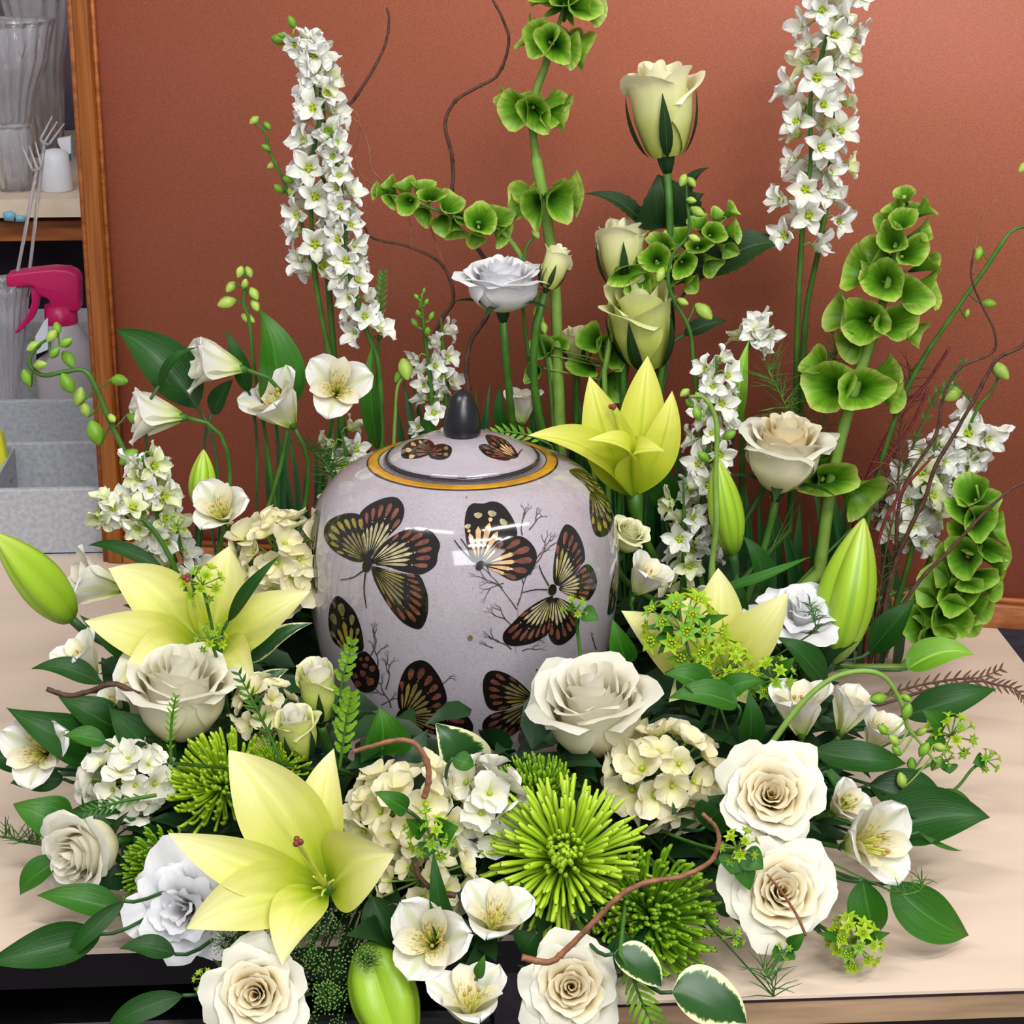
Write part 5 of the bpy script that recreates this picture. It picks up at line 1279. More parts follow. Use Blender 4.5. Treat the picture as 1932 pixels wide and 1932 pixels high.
lily('pale lily at the right behind the yellow green clusters', 1345, 1265, -.09, [
    (1172, 1152, -.01, 104, .10, -.06, .1), (1355, 1072, .03, 92, .08, .02, .0), (1488, 1118, .0, 92, .12, .06, -.2),
    (1262, 1325, -.045, 80, .14, .0, .1), (1420, 1330, -.04, 80, .14, .0, .1), (1290, 1120, .04, 60, .06, .0, .1)], (.05, .6, 1), fil=3, pist=at(1325, 1180, -.12))
B_ = 'closed lily buds'
lily_bud('fat green lily bud sticking out at the left edge', 136, 1170, -14, 1004, 92, -.08, -.03, base=root_of(at(300, 1300, -.08)))
lily_bud('slim upright green lily bud at the left above the white flowers', 378, 962, 384, 848, 52, .03, .01)
lily_bud('upright bright green lily bud behind the urn at the right', 1384, 1048, 1352, 862, 66, .02, .0)
lily_bud('long upright green lily bud at the right, in front of the lisianthus', 1572, 1250, 1630, 978, 112, -.03, .01)
lily_bud('glossy lime lily bud at the bottom edge pointing down', 692, 1778, 770, 2015, 128, -.335, -.035, base=Vector((.0, -.2, TZ + .05)))
rose('closed pale lisianthus bud right of the bright white lisianthus', 1042, 512, .10, 58, (.35, 1, .1), 'bud', 'rose_green', roll=.7, seed=16, group='small lisianthus cups', name='lisianthus_bud', cat='flower bud', squash=1.25)

# --- alstroemeria
alstro('white alstroemeria facing out, highest at the left', 635, 735, .08, 142, (.12, .25, 1), .85, seed=1, roll=.3)
alstro('white alstroemeria in profile, touching the outward facing one at its left', 528, 770, .07, 138, (-.5, .75, .6), .55, seed=2, roll=.9)
alstro('white alstroemeria trumpet pointing left under the long green leaf', 412, 690, .06, 124, (-.95, .12, .35), .35, seed=3, roll=.2)
alstro('white alstroemeria trumpet facing left beside the board frame', 298, 785, .05, 120, (-1, .05, .25), .3, seed=4, roll=.6)
alstro('open white alstroemeria above the left hydrangea', 418, 968, .0, 124, (-.1, .5, .9), .6, seed=5, roll=.1)
alstro('white alstroemeria with green stripes at the left, behind the lily bud', 185, 1100, -.05, 128, (-.95, .25, .4), .35, seed=6, roll=1.1)
alstro('freckled white alstroemeria at the far left edge', 78, 1418, -.17, 150, (-.15, .2, 1), .7, seed=7, roll=.5)
alstro('open white alstroemeria at the bottom centre', 812, 1778, F(1770), 172, (-.1, .35, 1), .55, seed=8, roll=2.2)
alstro('white alstroemeria right of the bottom centre one, looking up', 932, 1738, F(1740), 156, (.1, .8, .7), .7, seed=9, roll=.3)
alstro('half hidden alstroemeria cut by the bottom edge', 885, 1898, F(1900), 172, (0, .9, .55), .85, seed=10, roll=.8)
alstro('white alstroemeria standing upright above the upper open rose', 1510, 1345, -.17, 134, (-.1, 1, .35), .45, seed=11, roll=.2)
alstro('closed pale alstroemeria leaning right beside the upright one', 1602, 1345, -.17, 96, (.35, 1, .3), .1, seed=12, roll=1.4)
alstro('white alstroemeria below the arching bud stem at the right', 1655, 1385, -.16, 92, (.3, .8, .5), .4, seed=13, roll=.4)
alstro('crumpled white alstroemeria right of the open roses', 1632, 1590, F(1590) + .02, 178, (.55, .25, .9), .6, seed=14, roll=.9)
alstro('small white alstroemeria between the two open roses and the big leaf', 1590, 1520, F(1520) + .02, 92, (.4, .5, .8), .4, seed=15, roll=1.9)
alstro('faint white alstroemeria at the left between bud and rose', 158, 1250, -.12, 112, (-.5, .8, .5), .5, seed=16, roll=.9)
alstro('small white alstroemeria behind the urn, right of its knob', 985, 770, .14, 84, (.0, 1, .3), .4, seed=17, roll=.2)
alstro('pale alstroemeria in the shade behind the right side of the urn', 1215, 1095, .0, 100, (.5, .8, .5), .5, seed=18, roll=.2)
alstro('white alstroemeria tucked left of the white rose at the left', 215, 1330, -.15, 70, (-.5, .6, .7), .5, seed=19, roll=2)

# --- hydrangea heads
hydrangea('cream hydrangea beside the upper left of the urn', 525, 1035, -.02, 180, 176, (-.1, .55, 1), 30, 70, seed=1)
hydrangea('large cream white hydrangea at the front, between lily and green mum', 778, 1525, -.275, 250, 180, (0, .45, 1), 30, 76, seed=2)
hydrangea('lower part of creamy hydrangea florets above the bottom alstroemeria', 795, 1655, -.31, 190, 150, (0, .25, 1), 22, 56, seed=3)
hydrangea('creamy hydrangea between the leaning rose and the open rose', 1262, 1445, -.235, 190, 190, (.05, .4, 1), 26, 80, seed=4)
hydrangea('white hydrangea at the far left above the drooping rose', 222, 1462, -.21, 160, 140, (-.25, .45, 1), 26, 60, 'hydrangea_white', seed=5)
hydrangea('cream hydrangea peeping out right of the left white rose', 498, 1325, -.17, 110, 110, (.1, .5, 1), 16, 52, seed=6)
hydrangea('bright white hydrangea florets at the front, right of the curly twig', 905, 1500, -.275, 150, 150, (.1, .5, 1), 16, 84, 'hydrangea_white', seed=7)

# --- mums
mum('big lime green spider mum at the front centre', 1064, 1612, F(1612), 292, (-.02, .35, 1), 'mum_lime', 295, 0, seed=1)
mum('deep green incurved mum right of the big spider mum', 1252, 1735, F(1735) + .015, 262, (.38, .12, 1), 'mum_deep', 230, 1, seed=2)
mum('green mum half hidden at the foot of the urn', 1006, 1465, -.235, 158, (-.1, .9, .6), 'mum_deep', 170, 1, seed=3)
mum('lime green mum behind the upper petal of the big lily', 410, 1462, -.22, 215, (-.15, .6, 1), 'mum_lime', 200, 1, seed=4)
mum('green mum at the left between drooping rose and lisianthus', 285, 1640, -.25, 165, (-.45, .2, 1), 'mum_deep', 170, 1, seed=5)
mum('green mum tips peeping right of the big lily top', 520, 1440, -.235, 130, (.1, .5, 1), 'mum_lime', 120, 1, seed=6)

# --- bupleurum clusters
bupleurum('large yellow green cluster in front of the pale right lily', 1292, 1165, -.14, 150, n=20, leaves=[(1220, 1182, 22), (1225, 1215, 24), (1240, 1235, 26), (1375, 1160, 24), (1350, 1200, 24)], seed=1, stempx=[(1310, 1260), (1345, 1300), (1380, 1400), (1400, 1470)])
bupleurum('yellow green cluster just below the large one at the right', 1372, 1248, -.16, 108, n=18, seed=2, yellow=.8)
bupleurum('green cluster nearest the tall lily bud', 1460, 1268, -.15, 88, n=14, leaves=[(1500, 1240, 30), (1415, 1300, 34)], seed=3, yellow=.4)
bupleurum('bupleurum cluster with round leaves on the front hydrangea', 812, 1568, -.325, 96, n=14, leaves=[(765, 1545, 40), (865, 1560, 60), (800, 1620, 40)], seed=4, yellow=.4)
bupleurum('bright yellow cluster at the lower right over the table', 1615, 1765, -.33, 104, n=20, leaves=[(1680, 1760, 26), (1600, 1822, 22), (1540, 1760, 22)], seed=5, yellow=.9)
bupleurum('bupleurum cluster with round leaves left of the open roses', 1392, 1590, -.325, 78, n=10, leaves=[(1380, 1650, 62), (1440, 1640, 52), (1415, 1680, 44)], seed=6, yellow=.5)
bupleurum('yellow green cluster over dark leaves at the right', 1800, 1375, -.14, 92, n=14, leaves=[(1740, 1340, 44), (1745, 1400, 34)], seed=7, yellow=.6, stempx=[(1740, 1380), (1680, 1400), (1600, 1450)])
bupleurum('small green cluster at the tip of the far right stem', 1878, 1430, -.14, 52, (.8, .4, .7), n=8, leaves=[(1835, 1440, 34)], seed=8, yellow=.4, stempx=[(1835, 1450), (1800, 1490), (1740, 1515), (1660, 1540)])
bupleurum('yellow green cluster on the petals of the back left lily', 378, 1090, -.15, 84, n=12, leaves=[(345, 1115, 26)], seed=9, yellow=.8)
bupleurum('small green cluster in the throat of the back left lily', 395, 1198, -.17, 62, n=10, seed=10, yellow=.4)
bupleurum('small sprig lying against the right butterfly on the urn', 1088, 1140, -.13, 52, n=7, leaves=[(1130, 1170, 36), (1070, 1150, 24)], seed=11, yellow=.5)
bupleurum('small green tuft at the lower left beside the bottom rose', 382, 1842, -.36, 44, n=9, seed=12, yellow=.3)
bupleurum('small leafy bupleurum over the table at the lower right', 1480, 1790, -.35, 44, n=6, leaves=[(1520, 1760, 30), (1455, 1805, 34), (1500, 1810, 26)], seed=13, yellow=.4)
bupleurum('green tuft between the deep green mum and the lower open rose', 1385, 1762, -.345, 44, n=7, leaves=[(1398, 1790, 22)], seed=14, yellow=.5)
bupleurum('small green cluster behind the left alstroemeria stems', 330, 985, .0, 40, n=8, seed=15, yellow=.3)
bupleurum('round leaved bupleurum head right of the drooping buds', 1790, 1430, -.14, 34, n=5, leaves=[(1792, 1460, 34), (1765, 1445, 28)], seed=16, yellow=.2, stempx=[(1760, 1440), (1700, 1470)])

# --- fine green umbels filling under the big lily
rnd = random.Random(8)
for k, (cx, cy, w_, h_, n, nm) in enumerate(((470, 1745, 120, 90, 9, 'dark umbels under the left petals of the front lily'), (600, 1755, 130, 90, 10, 'green umbels between the lower petals of the front lily'), (660, 1840, 110, 120, 12, 'fine green umbels left of the bottom lily bud'), (560, 1800, 90, 60, 5, 'green umbels above the bottom left rose'), (590, 1905, 90, 80, 6, 'green umbels at the bottom edge right of the cream rose'))):
    Yc = F(cy) + .012; c0 = at(cx, cy, Yc); b0 = root_of(c0)
    t = thing('green_umbel', nm, 'filler flower', b0, 'fine green umbels'); kk = ppm(c0)
    if 'umb' not in FL:
        m0 = MB()
        for q in range(34):
            th = math.acos(1 - (q + .5) / 34 * .9); a = q * 2.4; d = Vector((math.sin(th) * math.cos(a), math.sin(th) * math.sin(a), math.cos(th)))
            e = Vector((0, 0, -.5)) + d * (1 + .15 * rnd.uniform(-1, 1)); m0.ball(e, .085, 5, 3, mat=1); m0.tube([Vector((0, 0, -.6)), e], .018, 3, cap=False)
        FL['umb'] = m0.mesh('umbel_head', ['stem_dark', 'umbel_green'])
    mb = MB()
    for i in range(n):
        p = at(cx + rnd.uniform(-.5, .5) * w_, cy + rnd.uniform(-.5, .5) * h_, Yc + rnd.uniform(-.01, .01))
        link('umbel_head', FL['umb'], t, Matrix.Translation(p - b0) @ axis_frame(face(rnd.uniform(-.4, .4), .5, 1), rnd.uniform(0, 6)).to_4x4() @ Matrix.Scale(24 / kk * rnd.uniform(.8, 1.15), 4))
        mb.tube([p, p - CT * .012 - CU * .006, p.lerp(b0, .4) - CT * .03, b0], .0006, 4, cap=False)
    part('stalks', mb, 'stem_dark', t)

# --- budded stalks
bud_stalk('green bud stalk at the upper left beside the larkspur', [(480, 232), (500, 250), (508, 285), (530, 330), (545, 370), (575, 440), (610, 620), (640, 800)], .15,
          [(478, 228, 20, -.7, .6), (505, 238, 18, .6, .7), (500, 278, 18, -.5, -.3), (512, 312, 20, -.6, .4), (545, 340, 22, .6, .3), (525, 355, 22, -.5, -.4), (550, 365, 20, .4, .8)])
bud_stalk('yellow green bud spire at the left above the big leaf', [(460, 512), (463, 540), (460, 575), (470, 605), (480, 700), (500, 820), (520, 950)], .09,
          [(452, 515, 22, -.3, 1), (470, 515, 22, .4, 1), (462, 534, 20, .1, -.3), (434, 543, 24, -.6, .8), (480, 556, 26, .5, .8), (425, 572, 34, -.9, .3), (482, 578, 24, .3, .6), (470, 602, 28, .7, .4)], mat='bud_pale')
bud_stalk('curling bud stem with green buds reaching over the grey tray at the left', [(110, 632), (75, 650), (55, 685), (80, 708), (120, 702), (160, 700), (185, 740), (205, 790), (240, 860), (280, 930), (330, 1060)], .04,
          [(96, 636, 26, -.4, .6), (108, 622, 24, .2, 1), (126, 645, 26, .9, -.5), (62, 655, 28, -.8, .4), (104, 664, 24, .6, -.6), (50, 710, 32, -.4, -1), (78, 688, 26, .7, -.1), (130, 680, 34, .6, .9),
           (125, 720, 38, -.4, -.8), (150, 745, 34, .3, -1), (228, 718, 32, 1, .1), (178, 812, 46, -.3, -.9), (212, 790, 22, .2, .2), (255, 790, 30, .8, .4), (240, 865, 40, -.7, .6), (160, 770, 28, -.3, -1)], mat='bud_green', srad=.0016)
bud_stalk('thin stalk with small green buds right of the highest rosebud', [(1294, 338), (1296, 380), (1300, 440), (1270, 480), (1262, 540), (1300, 620), (1308, 680), (1320, 800)], .08,
          [(1288, 342, 24, -.4, .9), (1306, 345, 22, .5, .7), (1306, 378, 18, .8, .2), (1318, 400, 28, .8, .5), (1312, 450, 22, .8, .4), (1246, 520, 28, -.4, .9), (1290, 570, 22, .7, .4), (1330, 590, 40, .8, .8)], mat='bud_pale')
bud_stalk('hooked green stalk hanging down in front of the right lily bud', [(1300, 748), (1330, 752), (1352, 800), (1350, 900), (1352, 990), (1344, 1060), (1342, 1160)], -.02,
          [(1290, 742, 20, -.6, .5), (1300, 760, 20, -.5, -.5), (1314, 778, 26, -.3, -1), (1318, 750, 18, .4, .8), (1325, 860, 26, -.6, -.5), (1378, 820, 26, .7, -.4)], srad=.0018, smat='stem_pale', tobase=False)
bud_stalk('arching bud stem drooping to the right over the alstroemeria', [(1768, 1440), (1735, 1400), (1712, 1370), (1702, 1330), (1672, 1280), (1630, 1266), (1570, 1280), (1510, 1330), (1450, 1410)], -.20,
          [(1700, 1470, 30, -.2, -1), (1768, 1438, 28, .5, -.8), (1745, 1412, 28, .5, -.8), (1740, 1380, 22, .6, -.4), (1712, 1340, 30, .3, -.9), (1655, 1318, 32, -.8, .1), (1685, 1395, 24, -.6, -.6), (1720, 1440, 26, .0, -1), (1690, 1415, 22, -.5, -.7), (1775, 1410, 24, .9, .2), (1664, 1375, 24, -.7, -.7), (1712, 1318, 20, .8, .5)], srad=.0015, smat='stem_pale', mat='bud_green')
bud_stalk('long green stalk with sparse buds slanting out at the right edge', [(1940, 425), (1905, 440), (1860, 505), (1800, 590), (1740, 680), (1700, 760), (1660, 880), (1620, 1060)], .08,
          [(1930, 318, 26, -.6, .5), (1846, 480, 26, -.3, .9), (1868, 573, 26, 1, .1), (1825, 590, 16, .2, -.8)], srad=.0018, smat='stem_green')
bud_stalk('thin stalk with one curled green bud at the right', [(1888, 700), (1870, 740), (1840, 780), (1800, 900), (1740, 1100)], .09, [(1890, 702, 40, .4, .5), (1790, 745, 44, -.9, .3), (1790, 730, 22, -.4, .8)], mat='bud_pale')
bud_stalk('curved pale bud stem just above the urn shoulder', [(768, 706), (750, 730), (745, 790), (742, 850)], .12, [(765, 700, 40, .2, .9), (752, 712, 26, -.4, .6)], mat='bud_green', smat='stem_pale')
bud_stalk('small green bud beside the white lisianthus', [(1012, 440), (998, 458), (990, 480), (985, 560), (1000, 700)], .12, [(1012, 442, 20, .5, .9)])
bud_stalk('upright narrow buds beside the bells of ireland stem', [(1010, 600), (1020, 640), (1035, 700), (1045, 820)], .12, [(1012, 590, 24, -.2, 1), (1026, 620, 22, .2, 1)], mat='bud_pale')

# --- willow twigs
twig('thin curly twig tip at the top left, arching to the larkspur', [(729, 14), (734, 34), (728, 80), (705, 130), (670, 185), (640, 235), (640, 400)], .17, .0008, .0015)
twig('long dark curly twig waving down the board to the lisianthus', [(925, -10), (948, 35), (960, 80), (940, 140), (900, 165), (858, 192), (840, 235), (852, 290), (855, 340), (848, 390), (862, 430), (895, 460), (960, 560)], .17, .0010, .0018)
twig('dark twig curling right behind the larkspur', [(686, 425), (705, 450), (770, 465), (826, 492), (850, 530), (855, 570), (835, 600), (810, 650)], .15, .0008, .0017)
twig('dark twig curving down behind the urn knob', [(925, 570), (918, 600), (890, 640), (880, 690), (884, 740), (880, 800)], .13, .0016, .002)
twig('pair of thin copper tendrils hanging from the larkspur top', [(640, 240), (665, 208), (680, 240), (670, 290), (680, 330), (712, 355)], .155, .0005, .0006, 'twig_tan', knots=0)
twig('second copper tendril ending at the bells of ireland spray', [(655, 215), (678, 235), (695, 275), (702, 320), (725, 345)], .15, .0005, .0006, 'twig_tan', knots=0)
twig('thin copper stalk hanging below the lying bells of ireland', [(768, 390), (774, 420), (775, 445), (776, 468)], .14, .0005, .0006, 'twig_tan', knots=0)
twig('second thin copper stalk below the lying bells of ireland', [(808, 420), (820, 450), (830, 480), (836, 494)], .14, .0005, .0006, 'twig_tan', knots=0)
twig('brown twig lying across the left edge of the bouquet', [(88, 1300), (130, 1312), (170, 1304), (215, 1290), (262, 1312)], -.19, .0016, .0019, 'twig_brown')
twig('copper brown twig hooking down over the front hydrangea', [(665, 1418), (700, 1408), (750, 1396), (785, 1405), (806, 1440), (808, 1475), (800, 1505)], -.315, .0012, .0019, 'twig_tan')
twig('thick brown twig sweeping across the green mums', [(1325, 1535), (1350, 1560), (1356, 1590), (1340, 1625), (1290, 1652), (1220, 1665), (1170, 1690), (1120, 1740), (1070, 1790), (1036, 1815), (985, 1806)], -.385, .0011, .0019, 'twig_tan')
twig('dark curly twig rising at the right, nearer the bells of ireland', [(1838, 470), (1832, 520), (1850, 570), (1876, 625), (1872, 665), (1810, 695), (1780, 750), (1765, 820), (1715, 900), (1695, 960), (1688, 1060), (1660, 1160), (1640, 1260)], .05, .0006, .0018)
twig('dark curly twig reaching the right edge', [(1945, 628), (1925, 655), (1880, 680), (1840, 750), (1800, 820), (1765, 880), (1745, 940), (1715, 1000), (1680, 1090), (1664, 1180), (1650, 1270)], .045, .0012, .0019)
twig('lowest brown twig sweeping to the right edge', [(1945, 905), (1905, 925), (1850, 975), (1790, 1040), (1740, 1090), (1700, 1150), (1670, 1240)], .0, .0009, .0018)
twig('reddish stem crossing behind the dark twigs at the right', [(1792, 655), (1750, 720), (1700, 780), (1660, 850), (1630, 920), (1600, 1040)], .08, .0012, .0018, 'twig_red')
twig('second reddish stem lower at the right', [(1752, 730), (1720, 800), (1670, 870), (1635, 905), (1610, 1000)], .07, .001, .0016, 'twig_red')
twig('third reddish stem close to the long lily bud', [(1760, 860), (1700, 930), (1660, 1010), (1640, 1120), (1630, 1250)], .02, .001, .0018, 'twig_red')
twig('thin pale twig tip above the right dark twigs', [(1880, 375), (1850, 420), (1840, 470), (1836, 520)], .06, .0004, .0007, 'twig_tan', knots=0)
twig('thin brown stalk lying on the lower open rose', [(1448, 1650), (1480, 1690), (1505, 1730), (1520, 1765)], -.375, .0007, .0009, 'twig_tan', knots=0)
twig('short brown twig at the hydrangea base, bottom centre', [(783, 1628), (792, 1655), (820, 1680), (860, 1690)], -.335, .0014, .0018, 'twig_brown')

# --- ferns and needle sprays
frond('lime green fern tip standing against the lower left of the urn', [(664, 1212), (655, 1250), (645, 1290), (640, 1360), (640, 1420)], -.2, 27, n=8, wpx=13)
frond('second lime fern tip just below, right of the lisianthus cup', [(662, 1312), (655, 1350), (648, 1400), (640, 1450)], -.24, 34, n=7, wpx=13)
frond('dark feathery frond left of the lisianthus cups', [(450, 1270), (470, 1310), (490, 1350), (515, 1400), (530, 1440)], -.25, 30, 'fern_green', n=10, wpx=6, teeth=0)
frond('green frond over the white rose at the left', [(332, 1314), (325, 1350), (322, 1390), (322, 1440)], -.28, 20, 'fern_lime', n=9, wpx=5, teeth=0)
frond('small frond behind the urn, left of the small larkspur', [(722, 515), (718, 560), (714, 620), (712, 700)], .13, 22, 'fern_green', n=12, wpx=6, teeth=0)
frond('lime fern at the bottom edge below the variegated leaf', [(1240, 1950), (1215, 1900), (1195, 1850), (1170, 1800)], -.38, 46, 'fern_lime', n=9, wpx=9, base=Vector((.1, -.2, TZ + .05)))
frond('rusty brown fern frond pointing right over the table, the upper of two', [(1890, 1262), (1850, 1278), (1800, 1282), (1740, 1292), (1690, 1305), (1640, 1320)], -.08, 26, 'fern_rust', n=14, wpx=5, teeth=0, smat='twig_brown')
frond('rusty brown fern frond curling at the far right edge', [(1935, 1322), (1915, 1300), (1880, 1292), (1840, 1285), (1760, 1300), (1660, 1330)], -.09, 22, 'fern_rust', n=14, wpx=5, teeth=0, smat='twig_brown')
frond('pale frond lying on the left hydrangea', [(162, 1530), (200, 1520), (240, 1510), (295, 1500)], -.27, 24, 'fern_green', n=9, wpx=5, teeth=0, tobase=False)
frond('small feathery tip above the right larkspur', [(1815, 680), (1795, 720), (1770, 740), (1740, 800), (1700, 900)], .08, 22, 'fern_green', n=9, wpx=5, teeth=0)
frond('small lime frond touching the gold band of the urn', [(925, 818), (960, 815), (1000, 822), (1040, 840)], .11, 24, 'fern_lime', n=8, wpx=7, teeth=0)
wisp('fine needle spray behind the white rose at the upper right', [(1450, 700), (1480, 760), (1500, 820), (1510, 920)], .07, 70, 110, seed=1)
wisp('fine needle spray beside the bells of ireland spire', [(1590, 620), (1575, 680), (1560, 760), (1540, 900)], .09, 60, 70, seed=2)
wisp('tangle of fine fern on the table at the far left', [(10, 1580), (50, 1590), (110, 1600), (160, 1620)], -.17, 60, 90, 'fern_green', seed=3)
wisp('fine needle sprays among the stems behind the urn, left', [(590, 850), (620, 880), (640, 920), (650, 980)], .11, 60, 130, seed=4)
wisp('thin dark needles over the table at the bottom right', [(1440, 1830), (1455, 1850), (1460, 1880)], -.37, 70, 26, 'fern_green', seed=5)
wisp('needle tuft on the lower right leaf', [(1740, 1660), (1735, 1680), (1700, 1690)], -.33, 44, 20, 'fern_green', seed=6)
wisp('needle tuft in front of the white lisianthus at the right', [(1528, 1140), (1535, 1160), (1540, 1190)], -.07, 34, 30, 'fern_green', seed=7)
wisp('brown green fine fern behind the right reddish stems', [(1720, 700), (1700, 800), (1680, 900), (1650, 1000)], .1, 60, 90, 'fern_rust', seed=8)
wisp('fine brown stems rising through the right side', [(1700, 850), (1690, 950), (1670, 1050), (1650, 1180)], .04, 60, 60, 'fern_rust', seed=9)

# --- leaves
LG = 'large leaves around the arrangement'
leaf('big dark leaf pointing up left against the board', 372, 770, 219, 622, 92, .07, .02, arch=.06, side=.06, crease=.1)
leaf('narrow leaf crossing the big dark leaf at the left', 300, 728, 375, 655, 24, .05, mat='leaf_dark')
leaf('broad upright green leaf left of the alstroemerias', 520, 790, 488, 582, 96, .09, .01, n=(.3, .2, 1), crease=.08, mat='leaf_mid')
leaf('short leaf behind the upper left alstroemeria trumpet', 470, 740, 425, 620, 34, .08, mat='leaf_dark')
leaf('leaf bending under the upper left alstroemeria trumpet', 400, 780, 440, 715, 40, .08, mat='leaf_dark')
leaf('slim dark leaf behind the green striped alstroemeria', 310, 1078, 165, 1030, 28, -.02, .02)
leaf('dark leaf under the left lily, by the fat bud', 285, 1245, 150, 1160, 46, -.10)
leaf('large dark leaf curving out at the far left', 225, 1410, 12, 1335, 92, -.15, -.02, side=-.12, arch=.14)
leaf('dark leaf below the brown twig at the left', 235, 1380, 110, 1315, 70, -.16, arch=.1)
leaf('deep dark leaf between left rose and hydrangea', 330, 1450, 205, 1335, 96, -.18, arch=.05)
leaf('light edged leaf above the left hydrangea', 200, 1400, 118, 1388, 40, -.20, mat='leaf_mid')
leaf('glossy round leaf at the left edge over the table', 135, 1560, 25, 1518, 86, -.21, prof=w_ovate, mat='leaf_mid', arch=.1)
leaf('small pointed leaf left of the drooping rose', 115, 1620, 38, 1690, 52, -.24, mat='leaf_mid')
leaf('long dark leaf over the black cabinet at the left edge', 190, 1762, -30, 1818, 76, -.31, -.02, arch=.08)
leaf('narrow folded leaf beside the long dark one, lower left', 235, 1700, 120, 1828, 34, -.31, -.01, twist=.6)
leaf('lone leaf at the bottom left edge', 345, 1878, 195, 1950, 46, -.36, mat='leaf_dark')
leaf('dim leaf in shade under the drooping rose', 235, 1720, 70, 1690, 60, -.27, mat='leaf_mid')
leaf('leaf at the left edge level with the freckled alstroemeria', 60, 1440, -30, 1420, 54, -.15, mat='leaf_dark')
leaf('slender leaf crossing the back left lily petal', 430, 1172, 530, 1046, 30, -.13, -.01, mat='leaf_dark', side=.06)
leaf('triangular leaf at the foot of the urn', 720, 1425, 714, 1334, 96, -.21, mat='leaf_mid', prof=w_ovate, crease=.1)
leaf('broad leaf in shade under the front lily', 700, 1690, 768, 1800, 78, -.315, mat='leaf_dark')
leaf('tall green blade between the bottom alstroemerias', 872, 1815, 818, 1606, 50, -.33, -.0, prof=w_blade, mat='leaf_dark', crease=.12)
leaf('small folded leaf on the front hydrangea', 768, 1528, 706, 1494, 40, -.335, mat='leaf_mid', prof=w_ovate)
leaf('small leaf tucked under the bright hydrangea florets', 855, 1430, 895, 1445, 38, -.28, mat='leaf_mid')
leaf('small dark leaf in front of the bottom alstroemerias', 900, 1845, 915, 1800, 22, -.37, mat='leaf_mid')
leaf('cream edged variegated leaf at the foot of the urn', 885, 1452, 822, 1366, 100, -.225, mat='leaf_variegated', prof=w_ovate)
leaf('cream edged variegated leaf above the lime fern at the bottom', 1158, 1800, 1248, 1862, 76, -.375, mat='leaf_variegated', prof=w_ovate, n=(0, .7, 1))
leaf('large variegated leaf at the bottom right over the table edge', 1268, 1872, 1408, 1930, 112, -.385, mat='leaf_variegated', prof=w_ovate, n=(0, .7, 1))
leaf('dark striped leaf in the shade left of the urn', 470, 1250, 590, 1175, 40, -.09, mat='leaf_variegated')
leaf('variegated leaf in deep shade beside the lisianthus cup', 470, 1320, 545, 1262, 40, -.13, mat='leaf_variegated')
leaf('round green leaf against the right side of the urn', 1182, 1252, 1156, 1168, 50, -.12, mat='leaf_mid', prof=w_ovate)
leaf('rounded leaf above the cream hydrangea, the upper of two', 1335, 1300, 1252, 1272, 62, -.19, mat='leaf_mid', prof=w_ovate)
leaf('rounded leaf above the cream hydrangea, the lower of two', 1392, 1330, 1262, 1318, 62, -.2, mat='leaf_mid', prof=w_ovate)
leaf('grey green leaf right of the bupleurum stem', 1360, 1310, 1440, 1285, 44, -.18, mat='leaf_mid', prof=w_ovate)
leaf('dark upright leaf left of the upright alstroemeria', 1412, 1410, 1412, 1300, 48, -.19, mat='leaf_dark')
leaf('dark leaf under the white lisianthus at the right', 1560, 1290, 1462, 1200, 60, -.09, mat='leaf_dark')
leaf('dark leaf behind the reddish stems at the right', 1640, 1230, 1728, 1128, 56, -.0, mat='leaf_dark')
leaf('slim dark leaf arching left of the white lisianthus', 1345, 1110, 1530, 1050, 20, -.03, mat='leaf_mid', side=.12)
leaf('pale veined leaf lying on the table at the right', 1712, 1262, 1838, 1236, 64, -.01, mat='leaf_light', prof=w_ovate)
leaf('long dark leaf right of the rusty fern', 1705, 1350, 1880, 1300, 62, -.11, mat='leaf_dark')
leaf('leaf below the drooping buds, over the alstroemeria', 1535, 1415, 1710, 1440, 62, -.20, mat='leaf_dark', side=.10)
leaf('yellow edged leaf under that one at the right', 1560, 1445, 1680, 1438, 30, -.20, mat='leaf_light')
leaf('large dark pointed leaf reaching right over the table', 1660, 1570, 1868, 1542, 112, -.22, -.01, mat='leaf_dark', side=-.05, arch=.06)
leaf('dark leaf just above the large pointed one', 1640, 1480, 1790, 1560, 92, -.2, mat='leaf_dark', arch=.1)
leaf('arching blade in front of the large pointed leaf', 1560, 1455, 1702, 1612, 40, -.24, prof=w_blade, mat='leaf_mid', side=.10)
leaf('bright leaf pointing down right at the lower right', 1682, 1665, 1828, 1765, 90, -.30, mat='leaf_mid', side=.08)
leaf('leaf hanging below the crumpled alstroemeria', 1628, 1660, 1656, 1765, 70, -.31, mat='leaf_mid')
leaf('small leaf on the far right bupleurum stem', 1765, 1495, 1838, 1522, 30, -.15, mat='leaf_mid')
leaf('slim curved leaf below the large pointed one', 1735, 1570, 1815, 1605, 10, -.24, mat='leaf_mid', side=.12)
leaf('jagged rose leaf under the highest rosebud', 1258, 430, 1240, 330, 116, .125, mat='leaf_rose', prof=w_ovate, teeth=.12, crease=.08)
leaf('thin rose leaf pointing left under the highest rosebud', 1218, 425, 1104, 366, 32, .125, mat='leaf_rose', teeth=.15)
leaf('curled rose leaf tip right of the rosebud stem', 1290, 390, 1338, 316, 30, .125, mat='leaf_rose', side=-.12)
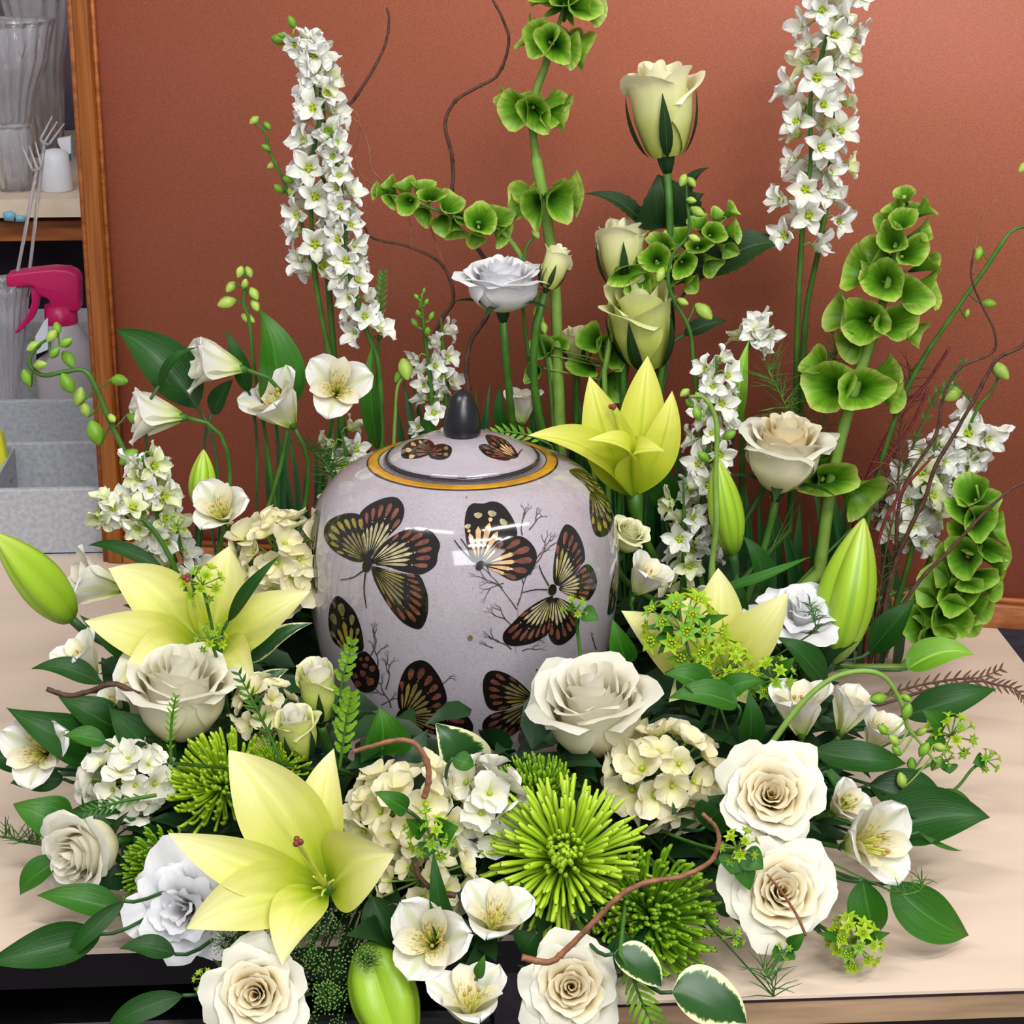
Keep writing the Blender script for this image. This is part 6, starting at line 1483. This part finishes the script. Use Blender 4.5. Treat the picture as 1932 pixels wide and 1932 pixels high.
leaf('dark rose leaf behind the jagged one at the right', 1262, 430, 1330, 365, 60, .13, mat='leaf_rose', teeth=.1)
leaf('large dark rose leaf reaching the tall right larkspur', 1330, 520, 1484, 462, 74, .12, mat='leaf_rose', teeth=.08)
leaf('dark rose leaf behind the bell spray, lower edge', 1240, 540, 1400, 500, 60, .13, mat='leaf_rose', teeth=.08)
leaf('rose leaf right of the lime green rose', 1290, 632, 1372, 606, 32, .12, mat='leaf_rose')
leaf('bright slim blade behind the right larkspur', 1388, 800, 1414, 640, 34, .08, prof=w_leaf, mat='leaf_light')
leaf('upright green blade left of the small larkspur', 712, 850, 705, 640, 36, .12, prof=w_leaf, mat='leaf_mid')
leaf('dark blade beside the small larkspur, behind the urn', 800, 860, 830, 740, 34, .13, mat='leaf_mid')
leaf('dark upright leaf right of the urn knob', 960, 830, 945, 725, 26, .13, mat='leaf_dark')
leaf('dark leaf behind the right urn shoulder', 1250, 960, 1235, 850, 50, .06, mat='leaf_dark')
leaf('dark leaf in shade below the green upright bud', 1360, 1200, 1390, 1080, 60, -.02, mat='leaf_dark')
leaf('dark leaf low between bud and lisianthus', 1440, 1120, 1400, 1010, 44, .0, mat='leaf_dark')

# --- a few more leaves that close the gaps of the mound
leaf('dark leaf lying between the two left alstroemerias', 190, 1290, 60, 1262, 44, -.14, mat='leaf_dark')
leaf('leaf on the table just under the freckled alstroemeria', 120, 1470, 20, 1478, 48, -.17, mat='leaf_dark')
leaf('shaded leaf between left hydrangea and drooping rose', 230, 1540, 130, 1530, 56, -.22, mat='leaf_dark')
leaf('dark leaf below the bluish lisianthus', 330, 1800, 225, 1790, 44, -.32, mat='leaf_dark')
leaf('dark leaf between the green mums and the lower open rose', 1340, 1690, 1400, 1720, 60, -.29, mat='leaf_dark')
leaf('dark leaf right of the cream hydrangea', 1330, 1560, 1385, 1500, 70, -.25, mat='leaf_dark')
leaf('dark leaf under the big spider mum', 1010, 1760, 985, 1800, 60, -.33, mat='leaf_dark')
leaf('dark leaf filling beside the bottom right rose', 1180, 1760, 1165, 1830, 60, -.34, mat='leaf_dark')
